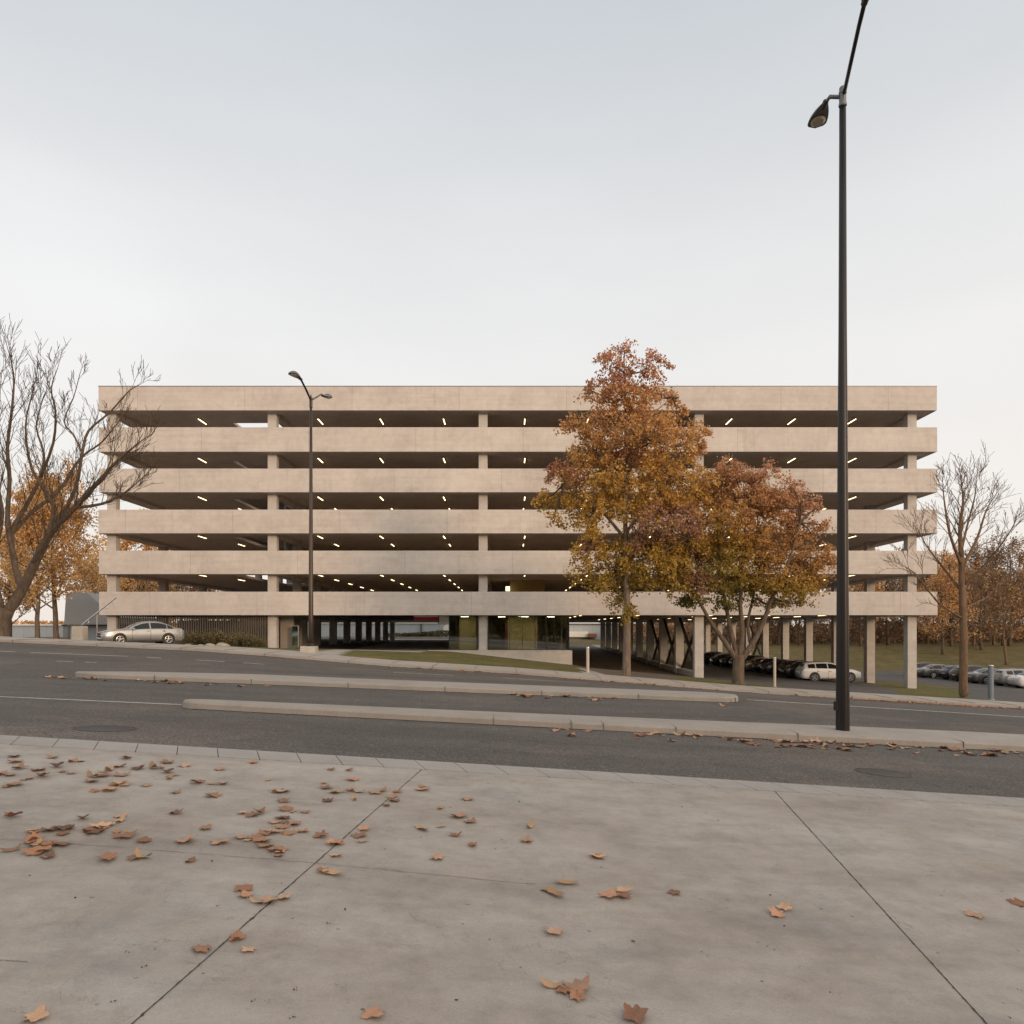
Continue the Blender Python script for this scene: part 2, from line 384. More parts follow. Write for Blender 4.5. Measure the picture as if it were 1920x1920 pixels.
def sheet(name, xs, ys, zf, pred, m, origin=(0, 0, 0)):
    mb = MB(); idx = {}
    def vi(i, j):
        if (i, j) not in idx:
            idx[(i, j)] = len(mb.v); mb.v.append((xs[i], ys[j], zf(xs[i], ys[j])))
        return idx[(i, j)]
    for i in range(len(xs)-1):
        for j in range(len(ys)-1):
            if pred is None or pred((xs[i]+xs[i+1])/2, (ys[j]+ys[j+1])/2):
                mb.f.append((vi(i, j), vi(i+1, j), vi(i+1, j+1), vi(i, j+1))); mb.m.append(0)
    o = mb.build(name, m, smooth=True); o['kind'] = 'structure'; return o
def frange(a, b, s_):
    n = int(round((b-a)/s_)); return [a+(b-a)*i/n for i in range(n+1)]
def inpoly(poly):
    def f(x, y):
        c = False; j = len(poly)-1
        for i in range(len(poly)):
            (xi, yi), (xj, yj) = poly[i], poly[j]
            if (yi > y) != (yj > y) and x < (xj-xi)*(y-yi)/(yj-yi)+xi: c = not c
            j = i
        return c
    return f
wide = [-2500, -1200, -600, -300, -150, -100]
XS = wide + frange(-60, 60, .5) + [-w_ for w_ in reversed(wide)]
sheet('plaza', frange(-40, 40, 2), frange(-30, 6, 2)+[7.0, 7.6], lambda x, y: plaza_z(x, y), None, M['plaza'])
sheet('road', wide[2:]+frange(-60, 60, 1)+[-w_ for w_ in reversed(wide[2:])], [8]+frange(8.4, 12.4, .8)[0:]+frange(13, 19.5, .65)+frange(20.5, 32, .8), road_z, None, M['asphalt'])
sheet('ground', wide+frange(-60, 60, 5)+[-w_ for w_ in reversed(wide)], [-2500, -800, -300, -100, -31], lambda x, y: plaza_z(x, -30) if -31 <= y else 0, None, M['dirt'])
side = lambda x, y: abs(x) > 39.9
sheet('side_ground', wide[2:]+frange(-60, 60, 1)+[-w_ for w_ in reversed(wide[2:])], frange(-31, 7, 2)+[8], lambda x, y: interp(Z8, x)+.038*(y-8)-.02, side, M['dirt'])
lawn_a = inpoly([(-8, 35), (3.6, 35), (4.9, 54.6), (-6, 54.6), (-6, 50), (-10.5, 50)])
lawn_b = inpoly([(-21, 37), (-9.8, 37), (-11.5, 50), (-20, 54)])
lawn_c = inpoly([(8.2, 35.8), (13.2, 35.2), (14.2, 55), (11.5, 52)])
lawn_d = inpoly([(18.4, 35), (21.8, 35), (36, 60), (35, 66), (30, 66), (26.8, 52)])
def zone(x, y):
    if lawn_a(x, y) or lawn_b(x, y) or lawn_c(x, y) or lawn_d(x, y): return 'g'
    if y > 94 and x > 19: return 'b'
    if y > 128: return 'b'
    if x > 14.2 and y < 94: return 'l'
    if 4.4 < x <= 14.2: return 'd'
    if x <= -31: return 't' if y > 37 else 't'
    if -31 < x <= -21 and y > 42: return 'l'
    if y > 116: return 'w'
    if y > 55: return 'l'
    return 'w'
YS = frange(35, 62, .5)+frange(63, 130, 1)+frange(132, 170, 4)[0:]+[200, 260, 320, 600, 2500]
for nm_, code, mm in (('lawn', 'g', 'grass'), ('grass_bank', 'b', 'bank'), ('parking_lot', 'l', 'lot'), ('driveway', 'd', 'drive'), ('leafy_ground', 't', 'dirt'), ('forecourt_path', 'w', 'walk')):
    sheet(nm_, XS, YS, back_z, (lambda c_: (lambda x, y: zone(x, y) == c_))(code), M[mm])

# paver strip between plaza and road: separate stones with open joints
mb = MB(); x = -20.0
while x < 20:
    sk = .16
    a0, a1 = x, x+.413
    f = lambda xx, yy: (xx, yy, plaza_z(xx, yy)+.003)
    vs = [f(a0+sk, 7.605), f(a1+sk, 7.605), f(a1, 7.99), f(a0, 7.99)]
    vs = [(v[0], v[1], v[2]+.006) for v in vs]; mb.add(vs+[(v[0], v[1], v[2]-.08) for v in vs], [(0,1,2,3),(0,4,5,1),(1,5,6,2),(2,6,7,3),(3,7,4,0)])
    x += .422
M['paver'] = concrete('paver_stone', (.345, .333, .318), .2)
tag(mb.build('kerb_strip', M['paver']), kind='structure')
mb = MB(); n = 40
for i in range(n):
    x0 = -20+i; mb.add([(x0, 7.595, plaza_z(x0, 7.6)-.010), (x0+1, 7.595, plaza_z(x0+1, 7.6)-.010), (x0+1, 8.01, plaza_z(x0+1, 8)-.010), (x0, 8.01, plaza_z(x0, 8)-.010)], [(0,1,2,3)])
tag(mb.build('strip_bedding', M['kjoint']), kind='structure')

# saw-cut joints in the plaza
def plaza_pt(px, py):
    d = P(px, py, 1.0)-Vector((0, 0, EYE)); t = 5.0
    for _ in range(30):
        z = plaza_z(d.x*t, t); t2 = (z-EYE)/d.z if d.z < 0 else t; t = .5*t+.5*t2
    return Vector((d.x*t, t, plaza_z(d.x*t, t)))
mb = MB()
def groove(a, b, w_):
    d = (b-a); d.z = 0; d = d.normalized(); s_ = Vector((-d.y, d.x, 0))*w_/2; N_ = 12
    for i in range(N_):
        p = a.lerp(b, i/N_); q = a.lerp(b, (i+1)/N_)
        p.z = plaza_z(p.x, p.y)+.003; q.z = plaza_z(q.x, q.y)+.003
        mb.add([p-s_, q-s_, q+s_, p+s_], [(0,1,2,3)])
A0, A1 = plaza_pt(248, 1920), plaza_pt(793, 1441); B0, B1 = plaza_pt(1850, 1920), plaza_pt(1452, 1483)
groove(A0-(A1-A0)*.6, A1, .0052); groove(B0-(B1-B0)*.6, B1, .0052)
wd = (A1-B1)
tag(mb.build('plaza_joint', M['joint']), kind='structure')
mb = MB(); rj = random.Random(12)
for (a_, b_) in ((A0, A1), (B0, B1)):
    for k in range(110):
        p = (a_-(b_-a_)*.3).lerp(b_, rj.random()); d_ = (b_-a_).normalized(); n_ = Vector((-d_.y, d_.x, 0)); l_ = rj.uniform(.01, .07); w_ = rj.uniform(.003, .007); o_ = n_*rj.choice((-1, 1))*.0026
        q = p+d_*l_; f_ = lambda v_: (v_.x, v_.y, plaza_z(v_.x, v_.y)+.0022)
        mb.add([f_(p+o_), f_(q+o_), f_((p+q)/2+o_+n_*w_*(1 if o_.dot(n_) > 0 else -1))], [(0, 1, 2)])
tag(mb.build('joint_chips', mat('joint_dirt', (.10, .09, .08), .95)), kind='structure')
mb = MB(); rng = random.Random(3)
def crack(pp, w0):
    pts = []
    for (a, b) in zip(pp, pp[1:]):
        for k in range(14):
            t = k/14; p = plaza_pt(a[0]*(1-t)+b[0]*t, a[1]*(1-t)+b[1]*t+rng.uniform(-.9, .9)); pts.append(p)
    for p, q in zip(pts, pts[1:]):
        w_ = w0*rng.uniform(.5, 1.3)
        mb.add([(p.x, p.y-w_, plaza_z(p.x, p.y-w_)+.003), (q.x, q.y-w_, plaza_z(q.x, q.y-w_)+.003), (q.x, q.y+w_, plaza_z(q.x, q.y+w_)+.003), (p.x, p.y+w_, plaza_z(p.x, p.y+w_)+.003)], [(0,1,2,3)])
crack([(-60, 1570), (200, 1587), (600, 1619), (780, 1637), (1020, 1660)], .0022)
crack([(0, 1801), (55, 1804)], .003)
tag(mb.build('plaza_crack', mat('crack_dirt', (.20, .18, .16), .9)), kind='structure')

# far pavement with kerb and slab joints
mb = MB()
xs = frange(-60, 60, .75)
for a, b in zip(xs, xs[1:]):
    za, zb = interp(Z32, a), interp(Z32, b)
    g = .006
    prof = [(32.0, -.06), (32.02, .105), (32.05, .12), (32.24, .123)]
    for (y0, d0), (y1, d1) in zip(prof, prof[1:]):
        mb.add([(a, y0, za+d0), (b, y0, zb+d0), (b, y1, zb+d1), (a, y1, za+d1)], [(0,1,2,3)], 1)
    mb.add([(a, 32.24, za+.118), (b, 32.24, zb+.118), (b, 35.0, zb+.13), (a, 35.0, za+.13)], [(0,1,2,3)], 0)
tag(mb.build('pavement', [M['walk'], M['kerb']]), kind='structure')
mb = MB()
for k in range(-24, 26):
    x = k*1.8+.3; z = interp(Z32, x)
    mb.box(x, 32.25, z+.05, x+.012, 34.98, z+.1335); 
    if k % 2 == 0: mb.box(x, 31.997, z-.02, x+.014, 32.25, z+.1255)
tag(mb.build('pavement_joint', M['kjoint']), kind='structure')

# two raised traffic islands
def island(name, outline, h, m):
    mb = MB(); n = len(outline)
    cx = sum(p[0] for p in outline)/n; cy = sum(p[1] for p in outline)/n
    def z(p): return road_z(p[0], p[1])
    rows = []
    nn = [0]*n
    for k, (inset, dz) in enumerate(((0, -.05), (.012, h-.03), (.04, h), (.17, h+.004))):
        rr = []
        for i, p in enumerate(outline):
            a = Vector(outline[i-1]); b = Vector(outline[(i+1) % n]); t = (b-a).normalized(); nrm = Vector((-t.y, t.x))
            q = Vector(p)+nrm*inset; rr.append((q.x, q.y, z(p)+dz))
        rows.append(rr)
    for a, b in zip(rows, rows[1:]):
        for i in range(n):
            j = (i+1) % n; mb.add([a[i], a[j], b[j], b[i]], [(0,1,2,3)])
    half = n//2; top = rows[-1]
    for i in range(half-1):                           # outline: front points left to right, then back points right to left
        mb.add([top[i], top[i+1], top[n-2-i], top[n-1-i]], [(0,1,2,3)])
    return tag(mb.build(name, m), kind='structure')
def island_outline(x0, x1, yf, yb, nose0, nose1, n=60):
    fr, bk = [], []
    ts = [nose0*(1-math.cos(math.pi/2*i/12)) for i in range(12)] if nose0 else []
    e1 = (x1-x0)-nose1
    ts += [nose0+(e1-nose0)*i/n for i in range(n+1)]
    if nose1: ts += [e1+nose1*math.sin(math.pi/2*i/12) for i in range(1, 13)]
    for t in ts:
        x = x0+t
        d0 = (x-x0)/nose0 if nose0 else 9; d1 = (x1-x)/nose1 if nose1 else 9
        k = min(1, math.sqrt(max(0, min(1, d0)*(2-min(1, d0))))) * min(1, math.sqrt(max(0, min(1, d1)*(2-min(1, d1)))))
        mid = (yf+yb(x))/2
        k = max(k, .04)
        fr.append((x, mid+(yf-mid)*k)); bk.append((x, mid+(yb(x)-mid)*k))
    return fr+bk[::-1]
xa = PX(338, 12.6)
ISL1 = island_outline(xa, 40, 12.4, lambda x: 12.4+.62+max(0, min(1.0, (x-xa)/14))*.95, .6, 0)
island('traffic_island', ISL1, .118, M['kerb'])
xb0, xb1 = PX(140, 19), PX(1392, 19)
ISL2 = island_outline(xb0, xb1, 18.5, lambda x: 18.5+1.1+min(1.0, max(0, (x-xb0)/4.0))*1.0, 1.5, .7)
island('traffic_island', ISL2, .125, M['kerb'])
mb = MB()
for pxx in (925, 1070, 1130, 1265, 1492, 1800):
    x = PX(pxx, 12.5); z = road_z(x, 12.5)
    mb.box(x, 12.397, z, x+.008, 12.44, z+.1185); mb.box(x, 12.44, z+.05, x+.006, 12.85, z+.1245)
for k in range(-4, 3):
    x = k*2.4+.8; z = road_z(x, 18.6); mb.box(x, 18.495, z, x+.012, 18.56, z+.126)
tag(mb.build('kerb_joint', M['kjoint']), kind='structure')
mb = MB(); rg = random.Random(8)                       # dirt gathered in the gutters
for (xx0, xx1, yy) in ((xa+.3, 30, 12.4), (xb0, xb1, 18.5), (-40, 40, 32.0)):
    x = xx0
    while x < xx1:
        x2 = x+rg.uniform(.2, .7); w_ = rg.uniform(.012, .05)*(1 if yy < 20 else 2.2)
        mb.add([(x, yy-w_, road_z(x, yy-w_)+.004), (x2, yy-w_*rg.uniform(.4, 1), road_z(x2, yy-w_)+.004), (x2, yy+.012, road_z(x2, yy)+.006), (x, yy+.012, road_z(x, yy)+.006)], [(0,1,2,3)])
        x = x2
tag(mb.build('gutter_dirt', mat('gutter_dirt', (.045, .034, .026), .95)), kind='structure')

# painted lane lines
def road_line(name, Y, px0, px1, w_):
    mb = MB(); x0, x1 = PX(px0, Y), PX(px1, Y); n = max(1, int((x1-x0)/.5))
    for i in range(n):
        a = x0+(x1-x0)*i/n; b = x0+(x1-x0)*(i+1)/n
        mb.add([(a, Y-w_/2, road_z(a, Y-w_/2)+.005), (b, Y-w_/2, road_z(b, Y-w_/2)+.005), (b, Y+w_/2, road_z(b, Y+w_/2)+.005), (a, Y+w_/2, road_z(a, Y+w_/2)+.005)], [(0,1,2,3)])
    return mb
for i, (Y, a, b, w_) in enumerate([(12.95, -400, 340, .11), (19.4, 1402, 2300, .13), (27.3, 57, 240, .16), (27.3, 275, 302, .16), (27.3, 367, 421, .16), (27.3, 456, 495, .16),
        (27.3, 738, 851, .16), (27.3, 945, 1102, .16), (27.3, 1280, 1477, .16), (27.3, -60, 28, .16), (24, 105, 137, .12), (24, 159, 181, .12), (30.6, 1240, 1500, .12)]):
    tag(road_line('lane_line', Y, a, b, w_).build('lane_line', M['paint']), kind='structure')

# ------------------------------------------------------------------ parking building
D = 55.0
TOP = [PZ(p, D) for p in (724.5, 801, 878.5, 955.5, 1032.5, 1109.5)]
BOT = [PZ(p, D) for p in (769.5, 847, 923, 1000, 1076.5, 1153.5)]
XL, XR = PX(185, D), PX(1757.5, D); YB = 116.0
CX = [PX(209, 55.7), PX(510, 55.7), PX(905.7, 55.7), PX(1311, 55.7), PX(1710.5, 55.7)]
CYS = [56.0+6.35*k for k in range(10)]
HOLE = (-21.9, 59.2, -18.35, 73.5)
bld = thing('parking_building', 'long six band concrete parking garage with open decks behind the road', 'parking garage', (0, D, 0))
for i in range(6):
    mf = M['facade'][i]
    t, b = TOP[i], BOT[i]
    jx = .02*((i*7) % 3-1)
    bb = MB(); bb.box(XL+jx, D, b, XR+jx, D+.24, t)
    bb.build('parapet', mf, bld, bevel=.02)
    sb = MB(); sb.box(XL+jx, D+.24, b, XL+jx+.24, YB-.24, t); sb.box(XR+jx-.24, D+.24, b, XR+jx, YB-.24, t); sb.box(XL+jx, YB-.24, b, XR+jx, YB, t)
    sb.build('parapet', mf, bld)
    cop = MB(); cop.box(XL+jx-.015, D-.015, t, XR+jx+.015, D+.26, t+.045)
    if i == 0: cop.build('coping', M['lampgrey'], bld)
    sl = MB()                                         # deck slab with a thicker edge beam and a light well
    z0, z1 = b+.22, b+.42
    x0, x1, y0, y1 = XL+.24+jx, XR+jx-.24, D+.24, YB-.24
    hx0, hy0, hx1, hy1 = HOLE
    sl.box(x0, y0, z0, hx0, y1, z1); sl.box(hx1, y0, z0, x1, y1, z1); sl.box(hx0, y0, z0, hx1, hy0, z1); sl.box(hx0, hy1, z0, hx1, y1, z1)
    sl.build('deck_slab', M['soffit'], bld)
    eb = MB(); eb.box(x0, y0, b+.004, x1, y0+.95, z0-.002); eb.box(x0, y0+.95, b+.004, x0+.8, y1, z0-.002); eb.box(x1-.8, y0+.95, b+.004, x1, y1, z0-.002)
    eb.build('edge_beam', M['wallc'] if i < 0 else M['soffit'], bld)
    jb = MB()
    for cx in CX[1:4]: jb.box(cx-.3, y0+.95, b-.05, cx+.3, y1, z0-.002)
    jb.build('deck_beam', M['soffit'], bld)
roof_z = BOT[0]+.42
for ix, cx in enumerate(CX):
    ys = CYS if ix else [56.0+8.1*k for k in range(8)]
    if ix == 2: ys = CYS[:1]+[y for y in CYS[2:]]
    for y in ys:
        wx = .34 if ix in (3, 4) else .33
        gz = back_z(cx, y)
        if ix in (1, 2): gz = -.2
        mb = MB(); mb.box(cx-wx, y-.3, gz-.4, cx+wx, y+.3, BOT[0]+.1)
        mb.build('column', M['column'], bld, bevel=.02)
# light well wall
mb = MB(); hx0, hy0, hx1, hy1 = HOLE
mb.box(hx0, hy1-.15, BOT[4]+.43, hx1, hy1-.005, BOT[1]+.1); mb.box(hx1-.1, hy0+2, BOT[4]+.43, hx1-.005, hy1-.15, BOT[2]+.1)
mb.build('light_well_wall', mat('light_well_panel', (.50, .54, .58), .5), bld)
# ground floor slab, lobby base wall, drive walls
ZF = .06
mb = MB(); mb.box(-17.2, D+.45, -2.3, 4.62, YB, ZF); mb.build('ground_slab', M['deck'], bld)
wf = D-.25
mb = MB()
xw0, xw1 = PX(802, wf), PX(1073, wf)
zt = PZ(1219.5, wf)
mb.add([(xw0, wf, back_z(xw0, wf)-.3), (xw1, wf, back_z(xw1, wf)-.3), (xw1, wf, zt), (xw0, wf, zt), (xw0, wf+.7, back_z(xw0, wf)-.3), (xw1, wf+.7, back_z(xw1, wf)-.3), (xw1, wf+.7, zt), (xw0, wf+.7, zt)],
       [(0,1,2,3),(1,5,6,2),(2,6,7,3),(4,7,6,5),(0,3,7,4)])
mb.build('base_wall', M['wallc'], bld)
mb = MB(); ly = D+.40
yr0, yr1 = 58.5, 100
for k in range(9):                                    # kerb wall under the inner colonnade
    y0, y1 = CYS[k]+.31, CYS[k+1]-.31
    mb.box(CX[3]-.24, y0, back_z(CX[3], y0)-.6, CX[3]+.24, y1, back_z(CX[3], (y0+y1)/2)+.42)
mb.build('colonnade_wall', M['wallc'], bld)
def xbrace(cx, k):
    y0, y1 = CYS[k]+.32, CYS[k+1]-.32; g = back_z(cx, y0)+.45; t = BOT[5]-.1
    mb = MB(); mb.bar((cx, y0, g), (cx, y1, t), .13, .2, (1, 0, 0)); mb.bar((cx+.21, y1, g), (cx+.21, y0, t), .13, .2, (1, 0, 0)); mb.build('cross_brace', M['brace'], bld)
for k in (0, 1, 2): xbrace(CX[3], k)
xbrace(CX[4], 5)
# glazed lobby
yg = D+.62; zc = BOT[5]-.01; pxs = [842, 897]; zb = zt+.004
lob = [(842, 896), (915.5, 955), (955, 979), (979, 1003), (1003, 1024), (1024, 1067)]
for a, b in lob:
    x0, x1 = PX(a, yg), PX(b, yg)
    mb = MB(); mb.box(x0+.03, yg, zb+.05, x1-.03, yg+.02, zc-.05); gp = mb.build('window_pane', M['glass'], bld)
    mb = MB(); mb.box(x0-.02, yg-.03, zb, x0+.03, yg+.05, zc); mb.box(x1-.03, yg-.03, zb, x1+.02, yg+.05, zc) if b in (896, 1067) else None
    mb.box(x0+.03, yg-.03, zb, x1-.03, yg+.05, zb+.05); mb.box(x0+.03, yg-.03, zc-.05, x1-.03, yg+.05, zc)
    mb.build('window_frame', M['trim'], bld)
xe = PX(1067, yg); xs0 = PX(842, yg)
mb = MB(); mb.box(xe-.0, yg+.06, zb+.05, xe+.02, yg+7.9, zc-.05); mb.build('window_pane', M['glass'], bld)
mb = MB(); mb.box(xs0-.02, yg+.06, zb+.05, xs0, yg+7.9, zc-.05); mb.build('window_pane', M['glass'], bld)
for q_ in ((xs0, yg+8, ZF, xe, yg+8.2, zc), (-.1, yg+3.2, ZF, 2.2, yg+3.4, zc), (-3.9, yg+2.4, ZF, -2.6, yg+2.6, zc)): MB().box(*q_).build('lobby_wall', M['olive'], bld)
for q_ in ((2.2, yg+3.4, ZF, 2.35, yg+8, zc), (-.3, yg+3.4, ZF, -.1, yg+8, zc)): MB().box(*q_).build('lobby_partition', M['brick'], bld)
cb = MB(); cb.box(.05, 65.0, BOT[5]+.43, 3.1, 72, BOT[4]+.2); cb.build('stair_core', M['olive'], bld)
for a, b in ((-.6, 2.0), (1.2, 1.7), (3.2, 2.0), (-3.4, 1.2)):   # lamps of the lit lobby
    t_ = thing('ceiling_light', 'flat panel lamp on the ceiling inside the glazed lobby', 'ceiling light', (a, yg+b, zc-.02), 'lobby lamps')
    mb = MB(); mb.box(a-.32, yg+b-.32, zc-.06, a+.32, yg+b+.32, zc-.01); mb.build('housing', M['trim'], t_)
    mb = MB(); mb.box(a-.28, yg+b-.28, zc-.075, a+.28, yg+b+.28, zc-.062); mb.build('glowing_panel', M['panel'], t_)
# vertical bar screen, left bay
mb = MB(); x = PX(222, D+.5); xend = PX(500, D+.5); ztp = BOT[5]-.02
while x < xend:
    mb.box(x, D+.62, back_z(x, 55)-.1, x+.05, D+.74, ztp); x += .172
mb.box(PX(222, 55.5), D+.75, .9, xend, D+.79, .96); mb.box(PX(222, 55.5), D+.75, 2.4, xend, D+.79, 2.46)
mb.build('bar_screen', M['screen'], bld)
mb = MB(); mb.box(XL+1.0, 66, .0, -17.9, 66.3, BOT[5]-.25); mb.build('inner_wall', M['deck'], bld)
# entrance beside the screen
for q_ in ((PX(524, 57), 57.2, .1, PX(549, 57), 57.4, BOT[5]), (PX(552, 60), 60, .1, PX(560, 60), 60.3, BOT[5])): MB().box(*q_).build('entrance_wall', M['deck'], bld)
mb = MB(); mb.box(PX(548, 56.4), 56.4, ZF+.2, PX(559, 56.4), 56.44, PZ(1174, 56.4)); mb.build('glass_door', M['mint'], bld)
mb = MB(); mb.box(PX(558.5, 56.4), 56.38, ZF+.2, PX(560.2, 56.4), 56.46, PZ(1174, 56.4)); mb.box(PX(547, 56.4), 56.38, PZ(1174, 56.4), PX(560.2, 56.4), 56.46, PZ(1173, 56.4)); mb.build('door_frame', M['steel'], bld)

# ceiling lights: one fixture kind, copied
def make_light():
    t = thing('ceiling_light', '', 'ceiling light')
    mb = MB(); mb.box(-.08, -.8, -.06, .08, .8, 0); mb.build('housing', M['trim'], t)
    mb = MB(); mb.box(-.036, -.76, -.095, .036, .76, -.062); mb.build('glowing_tube', M['tube'], t)
    return t
proto = make_light(); first = True
ROWX = [-24.05, -14.8, -10.0, -5.1, 1.2, 6.1, 11.0, 17.2, 22.1, 26.8]
ROWN = ['in the far left bay', 'just right of the second column', 'in the middle of the second bay', 'just left of the central column', 'just right of the central column',
        'behind the tall orange tree', 'just left of the fourth column', 'just right of the fourth column', 'in the middle of the right bay', 'beside the far right column']
LEVN = ['top', 'second highest', 'third highest', 'fourth highest', 'lowest upper', 'ground']
CNT = [1, 1, 2, 3, 6, 7]
ORD = ['front', 'second', 'third', 'fourth', 'fifth', 'sixth', 'seventh']
for lv in range(6):
    for ri, x in enumerate(ROWX):
        if lv == 5 and ri < 5: continue
        n = CNT[lv]
        if lv >= 2 and ri == 0: n = min(n, 3)
        for k in range(n):
            xx = x + (.0 if ri else (k*1.1 if k else 0)); yy = 58.5+5.5*k
            if ri == 4 and lv == 4 and k > 0: continue
            if HOLE[0]-.2 < xx < HOLE[2]+.2 and HOLE[1]-1 < yy < HOLE[3]+1: continue
            o = proto if first else copy_tree(proto); first = False
            o.location = (xx, yy, BOT[lv]+.218); 
            o['label'] = '%s tube light under the %s deck, %s' % (ORD[k], LEVN[lv], ROWN[ri]); o['group'] = 'tube lights under the decks'
lg = thing('wall_light', 'small warm square lamp glowing beside the olive core on the lowest upper deck', 'wall light', (PX(952, 64.5), 64.5, PZ(1104, 64.5)))
mb = MB(); p = lg.location; mb.box(p.x-.18, p.y-.1, p.z-.2, p.x+.18, p.y+.1, p.z+.2); mb.build('glowing_globe', M['lamp_in'], lg)
mb = MB(); mb.box(p.x-.22, p.y-.12, p.z+.2, p.x+.22, p.y+.12, p.z+.26); mb.box(p.x-.04, p.y-.04, p.z-1.1, p.x+.04, p.y+.04, p.z-.2); mb.build('lamp_housing', M['trim'], lg)
lg = thing('ceiling_light', 'round downlight on the lobby ceiling behind the glass', 'ceiling light', (.9, yg+1.6, zc))
p = lg.location; mb = MB(); mb.tube([(p.x, p.y, p.z), (p.x, p.y, p.z-.06)], .22, 16); mb.build('glowing_disc', M['lamp_in'], lg)
mb = MB(); mb.tube([(p.x, p.y, p.z+.02), (p.x, p.y, p.z-.03)], .27, 16); mb.build('housing', M['trim'], lg)
# ------------------------------------------------------------------ trees
def jit(rng, s_): return Vector((rng.uniform(-s_, s_), rng.uniform(-s_, s_), rng.uniform(-s_, s_)))
def spray(mb, rng, p, d, L_, r, depth, up=.25, tips=None, spread=.75, kids=(3, 5), minr=.011, wig=.16):
    n = 5 if depth > 0 else 4
    pts = [p]; rs = [r]; q = p.copy(); dd = d.normalized()
    for i in range(n):
        dd = (dd+jit(rng, wig)+Vector((0, 0, up*.25))).normalized(); q = q+dd*(L_/n); pts.append(q.copy()); rs.append(max(minr, r*(1-.62*(i+1)/n)))
    mb.tube(pts, rs, 3 if r < .02 else (4 if r < .05 else 6), False)
    if tips is not None and depth <= 1: tips += pts[1:]
    if depth > 0:
        k = rng.randint(*kids)
        for j in range(k):
            t = .3+.7*(j+rng.random()*.6)/k; i = min(n-1, int(t*n)); base = pts[i].lerp(pts[i+1], t*n-i)
            tan = (pts[i+1]-pts[i]).normalized(); side_ = tan.cross(Vector((rng.uniform(-1, 1), rng.uniform(-1, 1), rng.uniform(-1, 1)))).normalized()
            cdir = (tan+side_*spread*rng.uniform(.6, 1.3)+Vector((0, 0, up))).normalized()
            spray(mb, rng, base, cdir, L_*rng.uniform(.48, .72), max(minr, rs[i]*.55), depth-1, up, tips, spread, kids, minr, wig)
def smooth_pts(pp, k=3):
    pp = [Vector(p) for p in pp]; out_ = []
    for i in range(len(pp)-1):
        p0 = pp[max(0, i-1)]; p1 = pp[i]; p2 = pp[i+1]; p3 = pp[min(len(pp)-1, i+2)]
        for j in range(k):
            t = j/k; out_.append(.5*((2*p1)+(-p0+p2)*t+(2*p0-5*p1+4*p2-p3)*t*t+(-p0+3*p1-3*p2+p3)*t*t*t))
    return out_+[pp[-1]]
def limb(mb, rng, pp, r0, r1, twigs, tl, depth, up, minr=.012, start=.25, spread=.8, tips=None, kids=(3, 5), wig=.16, tw_r=.5):
    pts = smooth_pts(pp); n = len(pts)
    rs = [r0+(r1-r0)*(i/(n-1)) for i in range(n)]
    mb.tube(pts, rs, 8, True)
    for j in range(twigs):
        t = start+(1-start)*(j+rng.random())/twigs; i = min(n-2, int(t*(n-1))); tan = (pts[i+1]-pts[i]).normalized()
        side_ = tan.cross(Vector((rng.uniform(-1, 1), rng.uniform(-1, 1), rng.uniform(-1, 1)))).normalized()
        d = (tan*.9+side_*spread+Vector((0, 0, up))).normalized()
        spray(mb, rng, pts[i], d, tl*rng.uniform(.6, 1.15)*(1-.25*t), max(minr, min(.042, rs[i]*tw_r)), depth, up, tips, kids=kids, minr=minr, wig=wig)
    spray(mb, rng, pts[-1], (pts[-1]-pts[-2]), tl*.55, r1, depth, up, tips, kids=kids, minr=minr, wig=wig)
def leaf_quad(mb, rng, c, s_, flat=.0):
    a = Vector((rng.gauss(0, 1), rng.gauss(0, 1), rng.gauss(0, 1)*(1-flat))).normalized(); b = a.orthogonal().normalized()
    ang = rng.uniform(0, 6.28); b = (Matrix.Rotation(ang, 3, a) @ b); cc = a.cross(b)
    L1 = s_*rng.uniform(.7, 1.25); L2 = L1*rng.uniform(.6, .9)
    mb.add([c-b*L1*.5, c+cc*L2*.5+a*L1*.12, c+b*L1*.5, c-cc*L2*.5+a*L1*.12], [(0, 1, 2, 3)])

